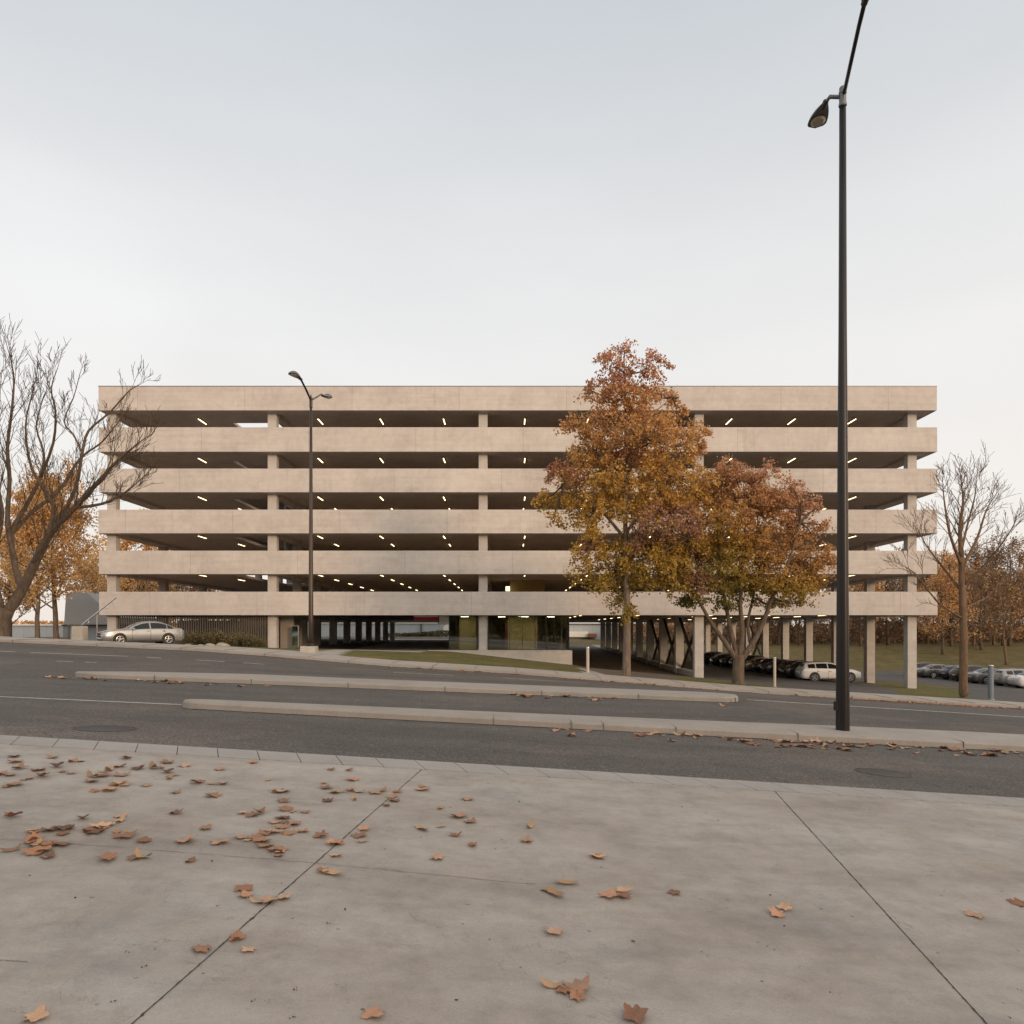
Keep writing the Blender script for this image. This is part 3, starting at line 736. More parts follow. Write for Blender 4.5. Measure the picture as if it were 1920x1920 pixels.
# big leafless tree at the left edge
rng = random.Random(21)
Yt = 38.0
def W(pts, ys=None): return [P(a, b, Yt+(dy)) for a, b, dy in pts]
bt = thing('leafless_tree', 'large dark leafless tree with wide forking limbs at the left edge of the photo', 'tree', P(8, 1203, Yt))
mt = MB(); mt.tube(smooth_pts(W([(0, 1214, 0), (0, 1188, 0), (4, 1165, 0), (14, 1142, 0)]), 3), [.56, .50, .45, .42, .40, .39, .38, .37, .36, .34], 12); 
limbs = [([(12, 1150, 0), (42, 1105, 0), (68, 1050, -.5), (98, 995, -1), (140, 952, -1.5), (182, 906, -2), (222, 862, -2.5), (255, 835, -3)], .28, .03, 25, 2.3),
         ([(42, 1108, 0), (28, 1060, .5), (22, 1000, 1), (48, 950, 1), (76, 895, 1), (82, 850, 1.5), (68, 800, 2), (80, 750, 2)], .17, .022, 17, 2.4),
         ([(28, 1050, .6), (14, 985, .8), (18, 900, .6), (14, 840, .2), (22, 770, 0), (26, 710, 0), (18, 665, 0)], .14, .02, 18, 2.2),
         ([(6, 1150, 0), (-14, 1060, -.5), (4, 960, -1), (-20, 860, -1), (-10, 800, -1), (0, 740, -1)], .17, .022, 15, 2.2),
         ([(98, 995, -1), (140, 920, -1), (154, 850, -1), (166, 808, -1), (205, 774, -1), (240, 735, -1), (255, 725, -1)], .10, .016, 9, 1.5),
         ([(76, 895, 1), (100, 830, 0), (104, 770, 0), (96, 730, -.5), (108, 690, -.5)], .08, .016, 9, 1.8),
         ([(22, 1000, 1), (60, 960, 2), (110, 920, 2.5), (150, 860, 3), (190, 830, 3), (215, 800, 3)], .12, .025, 14, 1.9),
         ([(60, 1060, -.4), (85, 1010, -1.5), (100, 950, -2), (60, 880, -2.5), (48, 800, -3), (60, 740, -3)], .13, .025, 14, 2.0),
         ([(154, 850, -1), (138, 815, -1), (120, 790, -1), (138, 745, -1), (150, 700, -1)], .05, .016, 8, 1.2),
         ([(140, 952, -1.5), (190, 945, -2), (232, 925, -2.6), (262, 900, -3)], .09, .02, 12, 1.6)]
mc = MB()
for i, (pp, r0, r1, tw, tl) in enumerate(limbs):
    limb(mc, rng, W(pp), r0, r1, tw, tl, 2, .24, minr=.0098, start=.3 if i < 4 else .2, spread=.55, kids=(2, 4), wig=.10, tw_r=.30)
mt.build('trunk', M['bark_dark'], bt, smooth=True); mc.build('crown', M['bark_dark'], bt, smooth=True)

# leafless tree at the right
rng = random.Random(5)
Yt = 37.5
rt = thing('leafless_tree', 'slender leafless tree with pale brown trunk behind the right pavement', 'tree', P(1808, 1300, Yt))
mt = MB(); pts = smooth_pts(W([(1808, 1303, 0), (1806, 1290, 0), (1807, 1200, 0), (1804, 1100, 0), (1803, 1045, 0)]), 3)
n = len(pts); mt.tube(pts, [.25]+[.215-.075*(i/(n-1)) for i in range(1, n)], 10)
mc = MB()
for pp, r0, r1, tw, tl in (([(1803, 1048, 0), (1800, 990, .2), (1806, 940, .2), (1802, 905, .1)], .13, .02, 16, 1.7), ([(1803, 1060, 0), (1782, 1005, -.6), (1772, 950, -.9), (1768, 915, -1)], .09, .016, 12, 1.5),
        ([(1804, 1065, 0), (1832, 1010, .6), (1848, 960, .9), (1862, 935, 1.1)], .09, .016, 12, 1.6), ([(1804, 1100, 0), (1850, 1055, -.8), (1885, 1010, -1.4), (1900, 985, -1.6)], .07, .014, 11, 1.4),
        ([(1804, 1110, 0), (1765, 1060, .7), (1735, 1020, 1.2), (1720, 990, 1.4)], .07, .014, 11, 1.4), ([(1806, 1160, 0), (1760, 1130, -.5), (1715, 1075, -.9), (1690, 1060, -1)], .06, .013, 10, 1.3),
        ([(1806, 1140, 0), (1850, 1120, .5), (1880, 1085, .9)], .05, .013, 8, 1.3), ([(1803, 1030, 0), (1815, 980, 1.2), (1828, 930, 1.6), (1830, 900, 1.6)], .07, .014, 10, 1.5)):
    limb(mc, rng, W(pp), r0, r1, tw, tl, 2, .2, minr=.0088, start=.25, spread=.75, kids=(2, 4), wig=.11, tw_r=.35)
mt.build('trunk', M['bark_tan'], rt, smooth=True); mc.build('crown', M['bark_tan'], rt, smooth=True)

# leafy trees in front of the building
def leafy(name, label, Yt, base, blobs, limbs, trunk, lm, bm_, seed, leaf, dens, depthk=.9, droop=.3, group=None):
    rng = random.Random(seed)
    t = thing(name, label, 'tree', P(base[0], base[1], Yt), group)
    WW = lambda pp: [P(a, b, Yt+dy) for a, b, dy in pp]
    mt = MB(); tp, tr = trunk; tp = smooth_pts(WW(tp), 3); k = len(tp)
    mt.tube(tp, [tr[0]*(1.22 if i == 0 else 1)+(tr[1]-tr[0])*(i/(k-1)) for i in range(k)], 12)
    for pp, r0, r1 in limbs:
        q = smooth_pts(WW(pp), 3); kk = len(q); mt.tube(q, [r0+(r1-r0)*i/(kk-1) for i in range(kk)], 8)
    mt.build('trunk', bm_, t, smooth=True)
    ml = MB(); mtw = MB(); plum = MB()
    axis = [P(a, b, Yt+dy) for pp, _, _ in limbs for a, b, dy in pp]+tp[k//2:]
    for (cx, cy, rx, ry, f, *flag) in blobs:
        tgt = plum if flag else ml
        c = P(cx, cy, Yt); sx = rx*Yt/FPX; sz = ry*Yt/FPX; sy = max(sx, sz)*depthk
        c.y += rng.uniform(-.9, .9)*1.2
        vol = sx*sy*sz; nc = int(dens*f*(sx*sz+sx*sy)*3.0)+4
        near = min(axis, key=lambda a_: (a_-c).length)
        mid = near.lerp(c, .5)+jit(rng, .25)
        mtw.tube([near, mid, c], [.055, .04, .025], 5, False)
        for _ in range(nc):
            u = Vector((rng.gauss(0, 1), rng.gauss(0, 1), rng.gauss(0, 1))).normalized()*(rng.random()**.36)*rng.choice((.9, 1.0, 1.0, 1.14))
            cc = c+Vector((u.x*sx, u.y*sy, u.z*sz))
            if rng.random() < .35:
                e = cc+jit(rng, .1); mtw.tube([c.lerp(cc, .15), c.lerp(cc, .6)+jit(rng, .12), e], [.022, .014, .008], 3, False)
            n_l = rng.randint(22, 58); sp = rng.uniform(.15, .34)
            dn = Vector((u.x*.6, u.y*.6, -droop)).normalized()
            for k_ in range(n_l):
                tt = rng.uniform(-1, 1); leaf_quad(tgt if rng.random() < .8 else ml, rng, cc+dn*tt*sp*1.3+jit(rng, sp*.75), leaf)
    mtw.build('twigs', M['bark_dark'], t)['kind'] = 'stuff'; 
    if plum.v: plum.build('crown', LPL, t)['label'] = 'dull plum coloured lobes of the crown'
    return t, ml.build('crown', lm, t)
def autumn(name, zstops, zlo, zhi, nscale, amp, side_=0.0, jitter=.4, transl=.3, patch=None):
    m = bpy.data.materials.new(name); m.use_nodes = True; n_ = m.node_tree; b = n_.nodes['Principled BSDF']
    b.inputs['Roughness'].default_value = .6; b.inputs['Specular IOR Level'].default_value = .25
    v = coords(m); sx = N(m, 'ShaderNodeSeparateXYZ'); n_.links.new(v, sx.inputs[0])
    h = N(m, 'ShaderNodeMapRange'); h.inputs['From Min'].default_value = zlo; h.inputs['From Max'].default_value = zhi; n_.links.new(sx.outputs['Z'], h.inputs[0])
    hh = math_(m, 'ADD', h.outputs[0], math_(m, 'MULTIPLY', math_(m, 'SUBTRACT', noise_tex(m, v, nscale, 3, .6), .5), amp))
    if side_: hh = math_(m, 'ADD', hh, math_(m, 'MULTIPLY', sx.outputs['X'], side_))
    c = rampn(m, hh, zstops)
    if patch:
        pm = rampn(m, noise_tex(m, coords(m, (1, 1, 1)), patch[1], 2, .5), [(patch[2], 0.0), (patch[2]+.08, 1.0)])
        c = mul(m, c, patch[0], pm, 'MIX')
    g = N(m, 'ShaderNodeNewGeometry')
    c = mul(m, c, rampn(m, g.outputs['Random Per Island'], [(0, 1-jitter), (.5, 1.0), (1, 1+jitter)]))
    n_.links.new(c, b.inputs['Base Color'])
    t = N(m, 'ShaderNodeBsdfTranslucent'); n_.links.new(c, t.inputs[0]); x = N(m, 'ShaderNodeMixShader'); x.inputs[0].default_value = transl
    n_.links.new(b.outputs[0], x.inputs[1]); n_.links.new(t.outputs[0], x.inputs[2]); n_.links.new(x.outputs[0], n_.nodes['Material Output'].inputs[0])
    return m
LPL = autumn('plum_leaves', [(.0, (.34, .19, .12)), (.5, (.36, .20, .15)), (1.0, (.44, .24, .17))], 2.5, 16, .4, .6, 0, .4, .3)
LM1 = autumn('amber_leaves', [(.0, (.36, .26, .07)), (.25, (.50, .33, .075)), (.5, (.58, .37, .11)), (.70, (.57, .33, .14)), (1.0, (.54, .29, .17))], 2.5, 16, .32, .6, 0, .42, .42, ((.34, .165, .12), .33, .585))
blobs1 = [(1170,662,20,20,.6),(1150,695,42,24,.55),(1212,700,38,26,.6),(1240,735,28,22,.5),(1110,730,24,14,.35),(1172,742,66,32,.9),(1268,742,20,12,.28),(1275,765,22,10,.2),(1085,798,36,20,.7),(1175,795,88,38,1),(1292,812,36,18,.7),
   (1318,838,12,8,.5),(1215,838,92,38,1),(1115,845,55,32,.9),(1050,893,42,24,.8),(1150,895,100,42,1),(1268,895,72,44,1),(1022,932,20,26,.7),(1060,925,30,22,.7),(1040,975,18,10,.3),(1120,955,66,38,1),(1228,945,80,36,1),(1240,985,62,36,1,1),(1205,1010,34,30,.8,1),(1296,960,38,42,1),
   (1105,1025,40,36,.9),(1175,1040,70,44,1),(1250,1030,60,40,1),(1290,1010,38,34,.8),(1098,1075,30,26,.6),(1170,1085,38,34,.9),(1222,1075,44,28,.7),(1305,1092,34,24,.9,1),(1300,1050,44,44,1.1,1),(1255,1070,36,30,.8),(1172,1148,18,18,.6),(1265,1100,40,20,.6),(1170,1125,24,26,.7),(1130,1100,26,18,.5)]
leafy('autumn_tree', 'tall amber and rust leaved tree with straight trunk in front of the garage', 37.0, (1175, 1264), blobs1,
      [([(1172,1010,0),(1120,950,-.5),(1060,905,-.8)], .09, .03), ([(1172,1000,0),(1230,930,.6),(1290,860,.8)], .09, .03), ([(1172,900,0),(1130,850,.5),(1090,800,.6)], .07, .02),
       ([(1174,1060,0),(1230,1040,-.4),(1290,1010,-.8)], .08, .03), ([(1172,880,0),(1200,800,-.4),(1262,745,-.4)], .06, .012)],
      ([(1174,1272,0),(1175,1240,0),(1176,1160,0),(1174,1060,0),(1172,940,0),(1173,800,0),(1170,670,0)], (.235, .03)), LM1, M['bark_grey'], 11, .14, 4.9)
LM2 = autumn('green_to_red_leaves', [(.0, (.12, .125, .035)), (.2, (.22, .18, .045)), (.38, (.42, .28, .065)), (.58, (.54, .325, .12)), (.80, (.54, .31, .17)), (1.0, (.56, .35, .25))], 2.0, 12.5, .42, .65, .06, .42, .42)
blobs2 = [(1375,885,52,24,.9),(1430,892,34,20,.6),(1335,925,48,40,1),(1400,935,64,40,1),(1462,935,36,30,.8),(1500,938,26,26,.75),(1352,985,60,44,1),(1425,990,70,44,1),(1498,990,44,36,1),(1535,1000,14,34,.4),(1540,1048,20,26,.8),
   (1345,1040,56,36,1),(1415,1045,70,38,1),(1490,1048,52,36,1),(1330,1090,56,26,.9),(1400,1098,62,28,1),(1470,1098,56,26,1),(1520,1100,30,20,.7),(1305,1120,32,14,.6),(1350,1130,34,14,.5),(1460,1128,40,12,.5),(1505,1130,26,10,.4),(1530,950,8,16,.25),(1512,935,24,22,.7),(1520,1060,40,36,.9),(1450,945,40,24,.7),(1350,905,34,22,.7),(1540,1090,22,14,.4),(1290,1128,22,9,.4),(1475,915,14,12,.5),(1545,985,12,16,.35)]
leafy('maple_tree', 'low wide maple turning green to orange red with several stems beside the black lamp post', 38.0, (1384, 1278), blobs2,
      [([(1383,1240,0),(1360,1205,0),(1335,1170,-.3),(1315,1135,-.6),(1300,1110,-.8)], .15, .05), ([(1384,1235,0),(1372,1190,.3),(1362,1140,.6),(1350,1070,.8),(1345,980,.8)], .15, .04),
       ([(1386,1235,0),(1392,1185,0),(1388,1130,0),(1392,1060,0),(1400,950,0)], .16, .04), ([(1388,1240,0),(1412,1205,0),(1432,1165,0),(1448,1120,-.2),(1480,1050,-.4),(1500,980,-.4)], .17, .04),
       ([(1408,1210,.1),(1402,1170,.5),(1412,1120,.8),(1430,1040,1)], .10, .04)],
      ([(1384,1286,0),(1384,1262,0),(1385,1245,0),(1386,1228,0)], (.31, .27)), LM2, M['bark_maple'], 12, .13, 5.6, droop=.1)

# background trees: a few kinds, copied
def bg_tree(seed, h, lm, bm_, leaves, lsize, depth=2, rad=.16, low=.3, spreadx=1.0, trunkh=None):
    rng = random.Random(seed); t = thing('tree', '', 'tree')
    mt = MB(); pts = [Vector((0, 0, -.4))]; q = pts[0].copy()
    for i in range(9): q = q+Vector((rng.uniform(-.12, .12), rng.uniform(-.12, .12), h*.86/9+.04)); pts.append(q.copy())
    mt.tube(pts, [rad*1.25]+[rad*(1-.85*i/9) for i in range(1, 10)], 8)
    mc = MB(); tips = []; a = 0
    nb = 22
    for j in range(nb):
        tt = low+(1-low)*j/nb; i = min(8, int(tt*9)); a += 2.4+rng.uniform(-.3, .3)
        L_ = h*.27*(1.15-.75*tt)*rng.uniform(.7, 1.2)*spreadx
        spray(mc, rng, pts[i].lerp(pts[i+1], tt*9-i), Vector((math.cos(a), math.sin(a), .7)), L_, rad*.35*(1.15-tt), depth, .2, tips, .8, (3, 4), .018)
    mt.build('trunk', bm_, t, smooth=True); mc.build('branches', bm_, t)
    if leaves:
        ml = MB()
        for _ in range(leaves):
            c = rng.choice(tips)+jit(rng, .38); leaf_quad(ml, rng, c, lsize)
        ml.build('crown', lm, t)
    return t
LG = leafmat('golden_leaves', [(.3, (.66, .42, .19)), (.5, (.76, .52, .25)), (.7, (.68, .42, .20))], .4, .5)
LR = leafmat('russet_leaves', [(.3, (.44, .28, .15)), (.5, (.60, .36, .17)), (.7, (.78, .46, .19))], .3, .4)
LD = leafmat('brown_leaves', [(.3, (.20, .14, .09)), (.5, (.31, .20, .12)), (.7, (.46, .28, .14))], .3, .35)
kinds = {}
kinds['gold'] = bg_tree(31, 13.5, LG, M['bark_grey'], 10500, .20, rad=.22, low=.25, spreadx=1.2)
kinds['gold2'] = bg_tree(35, 10.5, LG, M['bark_dark'], 8500, .20, rad=.15, low=.16, spreadx=1.3)
kinds['russet'] = bg_tree(33, 11, LR, M['bark_dark'], 5200, .2, rad=.18, low=.15, spreadx=1.2)
kinds['brown'] = bg_tree(34, 12, LD, M['bark_dark'], 3800, .2, rad=.2, low=.12, spreadx=1.2)
kinds['bare'] = bg_tree(36, 11.5, LR, M['bark_tan'], 500, .22, rad=.17, low=.25, depth=3)
used = {}
def place(kind, x, y, s_, rz, label, group, name):
    k = kinds[kind]
    if kind not in used: o = k; used[kind] = 1
    else: o = copy_tree(k)
    o.location = (x, y, back_z(x, y)); o.scale = (s_, s_, s_*random.Random(int(x*7+y)).uniform(.92, 1.08)); o.rotation_euler.z = rz; o.name = name
    tag(o, label, 'tree', group); return o
place('gold', PX(108, 60), 60, 1.02, .5, 'golden leaved tree with pale straight trunk, between the dark leafless tree and the garage', None, 'golden_tree')
place('gold', PX(68, 57), 57, .88, 2.2, 'golden tree with thick leaning trunk just behind the dark leafless tree', None, 'golden_tree')
place('gold2', PX(20, 66), 66, 1.0, 1.0, 'smaller golden tree on the far left behind the big limbs', None, 'golden_tree')
place('gold2', PX(236, 122), 122, 2.1, 4.0, 'golden tree just off the left corner of the garage, seen past its lower bands', None, 'golden_tree')
place('gold2', PX(172, 96), 96, 1.0, 3.1, 'low golden tree rising behind the grey shed', None, 'golden_tree')
rng = random.Random(77)
for i in range(9):
    pxx = 235+i*22+rng.uniform(-6, 6); y = 128+rng.uniform(0, 14); 
    place('russet' if i % 2 else 'bare', PX(pxx, y), y, rng.uniform(1.25, 1.6), rng.uniform(0, 6), 'russet tree beyond the left decks' if i % 2 else 'nearly leafless tree beyond the left decks', 'trees beyond the left decks', 'russet_tree' if i % 2 else 'leafless_tree')
GN = {'russet': ('russet_tree', 'russet leaved tree in the wood beyond the grass bank'), 'brown': ('brown_tree', 'dark brown leaved tree in the wood beyond the grass bank'),
      'bare': ('leafless_tree', 'tan leafless tree in the wood beyond the grass bank')}
for i in range(46):
    pxx = 1335+i*14.2+rng.uniform(-7, 7); y = 124+rng.uniform(0, 42)+(8 if pxx < 1500 else 0)
    kd = ['brown', 'bare', 'russet', 'brown', 'bare', 'brown'][i % 6]
    s_ = rng.uniform(1.1, 1.6)*(1.0 if pxx > 1600 else .8)
    place(kd, PX(pxx, y), y, s_, rng.uniform(0, 6), GN[kd][1], 'trees in the wood beyond the bank', GN[kd][0])
for lab, kd, pxx, y, s_ in (('bright russet tree catching light just right of the garage corner', 'russet', 1768, 112, 1.25), ('tall tan leafless tree beyond the parked cars at the right edge', 'bare', 1888, 100, 1.12), ('brown tree standing on the bank between the slender tree and the right edge', 'brown', 1840, 118, 1.2)):
    place(kd, PX(pxx, y), y, s_, 1.3, lab, None, GN[kd][0])
# undergrowth of the wood, and the wood across the street behind the viewer
def thicket(name, label, x0, x1, y0, y1, h, nq, q, m, seed, zf, kind='stuff'):
    rng = random.Random(seed); mb = MB()
    for _ in range(nq):
        x = rng.uniform(x0, x1); y = rng.uniform(y0, y1); hh = h*(.55+.45*noise.noise(Vector((x*.09, y*.05, seed))))*1.25
        z = zf(x, y)+rng.random()**.8*hh; leaf_quad(mb, rng, Vector((x, y, z)), q)
    return tag(mb.build(name, m), label, 'undergrowth', None, kind)
thicket('undergrowth', 'dark brown undergrowth filling the wood beyond the bank', 22, 130, 140, 168, 4.8, 16000, .8, LD, 4, back_z)
thicket('undergrowth', 'russet undergrowth beyond the left side of the garage', -110, -20, 150, 175, 4.0, 9000, .8, LR, 5, back_z)
LGr = leafmat('dark_green_leaves', [(.3, (.035, .04, .015)), (.5, (.06, .055, .02)), (.7, (.10, .065, .025))], .1, .2)
thicket('wood', 'dense wood across the street behind the viewer', -170, 240, -85, -66, 19.5, 26000, 3.0, LGr, 6, lambda x, y: 0)

# ------------------------------------------------------------------ shrubs in front of the screen
SH = leafmat('shrub_leaves', [(.3, (.09, .10, .045)), (.5, (.16, .14, .07)), (.7, (.30, .19, .12))], 1.2, .25)
def shrub(seed, rx, h, stems=14):
    rng = random.Random(seed); t = thing('shrub', '', 'shrub'); mb = MB(); ml = MB()
    for i in range(stems):
        a = rng.uniform(0, 6.28); d = Vector((math.cos(a)*rng.uniform(.1, 1)*rx, math.sin(a)*rng.uniform(.1, 1)*rx*.8, h*rng.uniform(.7, 1.1)))
        p1 = d*.5+jit(rng, .08); mb.tube([(0, 0, -.05), p1, d], [.02, .014, .008], 4, False)
        for k in range(70):
            t_ = rng.uniform(.25, 1.05); c = d*t_+jit(rng, .17); c.z = max(.02, c.z); leaf_quad(ml, rng, c, .085)
    mb.build('stems', M['bark_dark'], t); ml.build('foliage', SH, t); return t
sh = [shrub(1, .75, .75), shrub(2, .6, .6), shrub(3, .9, .85)]
shl = ['low green shrub next to the tail of the silver car', 'wide shrub left of the pale stones', 'small dark shrub behind the pale stones', 'rounded shrub in the middle of the planting under the bar screen', 'taller leafy shrub with brown tips under the bar screen',
       'broad shrub right of the middle of the planting', 'reddish brown shrub near the second column', 'last shrub of the planting, tapering down toward the second column', 'small shrub at the front right of the planting']
for i, pxx in enumerate((352, 372, 393, 412, 432, 452, 470, 490, 481)):
    src = sh[i % 3]; o = src if i < 3 else copy_tree(src); y = 52.2+(i % 2)*.8
    x = PX(pxx, y); o.location = (x, y, back_z(x, y)); o.rotation_euler.z = i*1.3; s_ = (1.25, 1.4, 1.15, 1.35, 1.3, 1.2, 1.1, .85, .8)[i]; o.scale = (s_, s_, s_)
    tag(o, shl[i], 'shrub', 'shrubs under the bar screen')
M['stone'] = concrete('pale_stone', (.42, .36, .30), .2)
for i, (pxx, s_) in enumerate(((394, .34), (417, .42), (376, .24), (352, .26))):
    mb = MB(); rng = random.Random(i+40); x = PX(pxx, 51); z = back_z(x, 51)
    rows = []
    for a in range(5):
        th = a/4*math.pi/2
        rows.append([(x+math.cos(k/10*6.283)*math.cos(th)*s_*rng.uniform(.85, 1.15)*1.3, 51+math.sin(k/10*6.283)*math.cos(th)*s_*rng.uniform(.85, 1.15), z-.03+math.sin(th)*s_*.8*rng.uniform(.9, 1.1)) for k in range(10)])
    for a, b in zip(rows, rows[1:]):
        for k in range(10): mb.add([a[k], a[(k+1) % 10], b[(k+1) % 10], b[k]], [(0,1,2,3)])
    tag(mb.build('rock', M['stone'], smooth=True, origin=(x, 51, z)), ('round pale rock left of the largest one at the foot of the shrubs', 'largest pale rock at the foot of the shrubs', 'small pale rock farther left at the foot of the shrubs', 'small rock next to the silver car')[i], 'rock', 'rocks at the shrubs')

# ------------------------------------------------------------------ far buildings
def shed(name, label, px0, px1, pyt, Y, depth, m, roofm, extra=None):
    x0, x1 = PX(px0, Y), PX(px1, Y); zt = PZ(pyt, Y); t = thing(name, label, 'building', ((x0+x1)/2, Y, 0))
    mb = MB(); mb.box(x0, Y, -1.5, x1, Y+depth, zt); mb.build('wall', m, t)
    mb = MB(); mb.box(x0-.3, Y-.3, zt, x1+.3, Y+depth, zt+.25); rf = mb.build('roof', roofm, t)
    return t, x0, x1, zt
cl = M['clad']; cv = coords(cl); sx = N(cl, 'ShaderNodeSeparateXYZ'); cl.node_tree.links.new(cv, sx.inputs[0])
setc(cl, mul(cl, (.36, .42, .47), rampn(cl, math_(cl, 'FRACT', math_(cl, 'MULTIPLY', sx.outputs[0], .5)), [(.0, .7), (.05, 1.0), (.9, 1.05)])))
t, x0, x1, zt = shed('warehouse', 'long low blue grey warehouse seen through the left ground floor', 560, 862, 1169, 150, 12, M['clad'], M['white'])
mb = MB(); mb.box(PX(788, 149), 149.5, 0, PX(789.5, 149), 149.9, zt); mb.build('downpipe', M['trim'], t)
mb = MB(); mb.add([(PX(831, 149), 149, 0), (PX(842, 149), 149, 0), (PX(842, 149), 149, PZ(1171, 149)), (PX(836, 149), 149, PZ(1171, 149)), (PX(831, 149), 149, PZ(1176, 149)),
      (PX(831, 149), 149.9, 0), (PX(842, 149), 149.9, 0), (PX(842, 149), 149.9, PZ(1171, 149)), (PX(836, 149), 149.9, PZ(1171, 149)), (PX(831, 149), 149.9, PZ(1176, 149))], [(0,1,2,3,4),(9,8,7,6,5),(2,7,8,3),(3,8,9,4),(0,4,9,5)]); mb.build('porch', M['white'], t)
t, x0, x1, zt = shed('warehouse', 'grey roofed warehouse with a small brick annexe seen under the middle deck', 1060, 1300, 1171, 160, 14, M['clad'], M['lampgrey'])
mb = MB(); mb.box(PX(1103, 158), 158, 0, PX(1119, 158), 159.9, PZ(1188, 158)); mb.build('annexe', M['brick'], t)
mb = MB(); mb.box(PX(1060, 159), 159, 0, PX(1103, 159), 159.9, PZ(1184, 159)); mb.build('low_wall', M['white'], t)
can = thing('hanging_sign', 'red and white board hanging under the lowest deck left of the glass lobby', 'sign', (PX(800, 58), 58, PZ(1157, 58)))
mb = MB(); mb.box(PX(776, 58), 58, PZ(1163, 58), PX(823, 58), 58.06, PZ(1157, 58)); mb.build('red_panel', M['red'], can)
mb = MB(); mb.box(PX(776, 58), 58.02, PZ(1156.8, 58), PX(842, 58), 58.08, PZ(1154.6, 58)); mb.box(PX(823.2, 58), 58, PZ(1170, 58), PX(842, 58), 58.06, PZ(1157, 58)); mb.build('white_panel', M['white'], can)
mb = MB(); mb.box(PX(822, 58), 57.98, PZ(1171, 58), PX(823.2, 58), 58.08, BOT[5]+.2); mb.build('hanger', M['trim'], can)
# low wall with steps beyond the left ground floor, hedge on it
mb = MB(); mb.box(PX(728, 126), 126, -.2, PX(880, 126), 126.4, PZ(1194, 126)); mb.box(PX(758, 124), 122.5, -.2, PX(815, 124), 126, PZ(1199, 124)); 
tag(mb.build('garden_wall', M['wallc'], origin=(PX(790, 126), 126, 0)), 'pale low concrete wall beyond the left ground floor', 'wall')
hb = thicket('hedge', 'thin brown green hedge behind the pale low wall beyond the left ground floor', PX(724, 128), PX(880, 128), 127, 129, 1.6, 3500, .3, SH, 9, lambda x, y: -.1)
hb['category'] = 'hedge'; del hb['kind']
t = thing('grey_shed', 'grey gable shed standing between the left trees and the garage', 'shed', (PX(160, 75), 75, 0))
Ys = 75; z0 = PZ(1171, Ys); za = PZ(1111, Ys)
x0, x1, x2 = PX(120, Ys), PX(131, Ys), PX(215, Ys)
mb = MB(); fv = [(x0, Ys, z0), (x2, Ys, z0), (x2, Ys, PZ(1158, Ys)), (PX(163, Ys), Ys, za), (PX(124, Ys), Ys, za)]
mb.add(fv+[(a, b+9, c) for a, b, c in fv], [(0,1,2,3,4),(9,8,7,6,5),(0,4,9,5),(1,6,7,2),(2,7,8,3),(3,8,9,4)]); mb.build('upper_wall', M['shed'], t)
mb = MB(); mb.box(x0+.4, Ys+.4, -.2, x2-.4, Ys+8, z0-.12); mb.build('lower_wall', M['clad'], t)
mb = MB(); mb.box(x0-.2, Ys-.1, z0-.12, x2+.2, Ys+9, z0-.002); mb.build('eaves_trim', M['trim'], t)
t, x0, x1, zt = shed('low_hall', 'low pale blue hall far behind the trees on the left edge', -160, 118, 1173, 130, 10, M['clad'], M['white'])

# ------------------------------------------------------------------ handrail, pier and posts at the left
x = PX(149, 46); z = back_z(x, 46)
t = thing('stair_handrail', 'silver handrail rising from a concrete pier in front of the silver car', 'handrail', (x, 46, z))
mb = MB(); mb.box(PX(139, 46), 45.7, z-.5, PX(160, 46), 46.3, PZ(1174, 46)); mb.build('pier', M['wallc'], t, bevel=.02)
mb = MB(); a = P(152, 1173, 46); b = P(217, 1121, 46.5); mb.tube([a, b], .045, 8); 
mb.build('rail', M['steel'], t)
for k in (.2, .55, .75, .92):
    p = a.lerp(b, k); mb = MB(); mb.tube([p, p+Vector((.05, 0, -.2)), p+Vector((-.06, 0, -.26))], .022, 6); mb.build('bracket', M['steel'], t)
mb = MB(); q = P(182, 1140, 46.4); mb.tube([(q.x, q.y, back_z(q.x, q.y)), (q.x, q.y, a.lerp(b, .46).z)], .03, 8); mb.build('post', M['steel'], t)
x = PX(130, 46); t = thing('signboard', 'thin grey board on two posts left of the concrete pier', 'sign board', (x, 46, z))
mb = MB(); mb.box(PX(127, 46), 46, z-.3, PX(129.3, 46), 46.06, PZ(1172, 46)); mb.build('post', M['lampgrey'], t)
mb = MB(); mb.box(PX(134.5, 46), 46, z-.3, PX(137, 46), 46.06, PZ(1172, 46)); mb.build('post', M['lampgrey'], t)
mb = MB(); mb.box(PX(126, 46), 45.95, PZ(1173, 46), PX(160, 46), 46.1, PZ(1171, 46)); mb.build('top_rail', M['lampgrey'], t)

# ------------------------------------------------------------------ bollards
def bollard(px, pyt, pyb, Y, r, m, label, flat=False):
    x = PX(px, Y); zb = back_z(x, Y)-.05; zt_ = PZ(pyt, Y); t = thing('bollard', label, 'bollard', (x, Y, zb))
    mb = MB(); mb.tube([(x, Y, zb), (x, Y, zt_-.03)], r, 14); mb.build('post', m, t, smooth=False)
    mb = MB(); mb.tube([(x, Y, zt_-.03), (x, Y, zt_-.005), (x, Y, zt_)], [r*1.04, r*1.0, r*.7], 14); mb.build('cap', M['steel'], t)
    mb = MB(); mb.tube([(x, Y, zb), (x, Y, zb+.08)], r*1.35, 14); mb.build('base_ring', M['wallc'], t)
M['boll'] = mat('bollard_pale_paint', (.50, .45, .38), .5)
M['bollg'] = mat('bollard_blue_grey', (.20, .24, .29), .5, .4)
bollard(1102, 1213, 1258, 36.4, .075, M['boll'], 'pale slim bollard at the left side of the driveway mouth')
bollard(1452.5, 1232, 1280, 36.6, .068, M['boll'], 'pale slim bollard between the maple and the black lamp post')
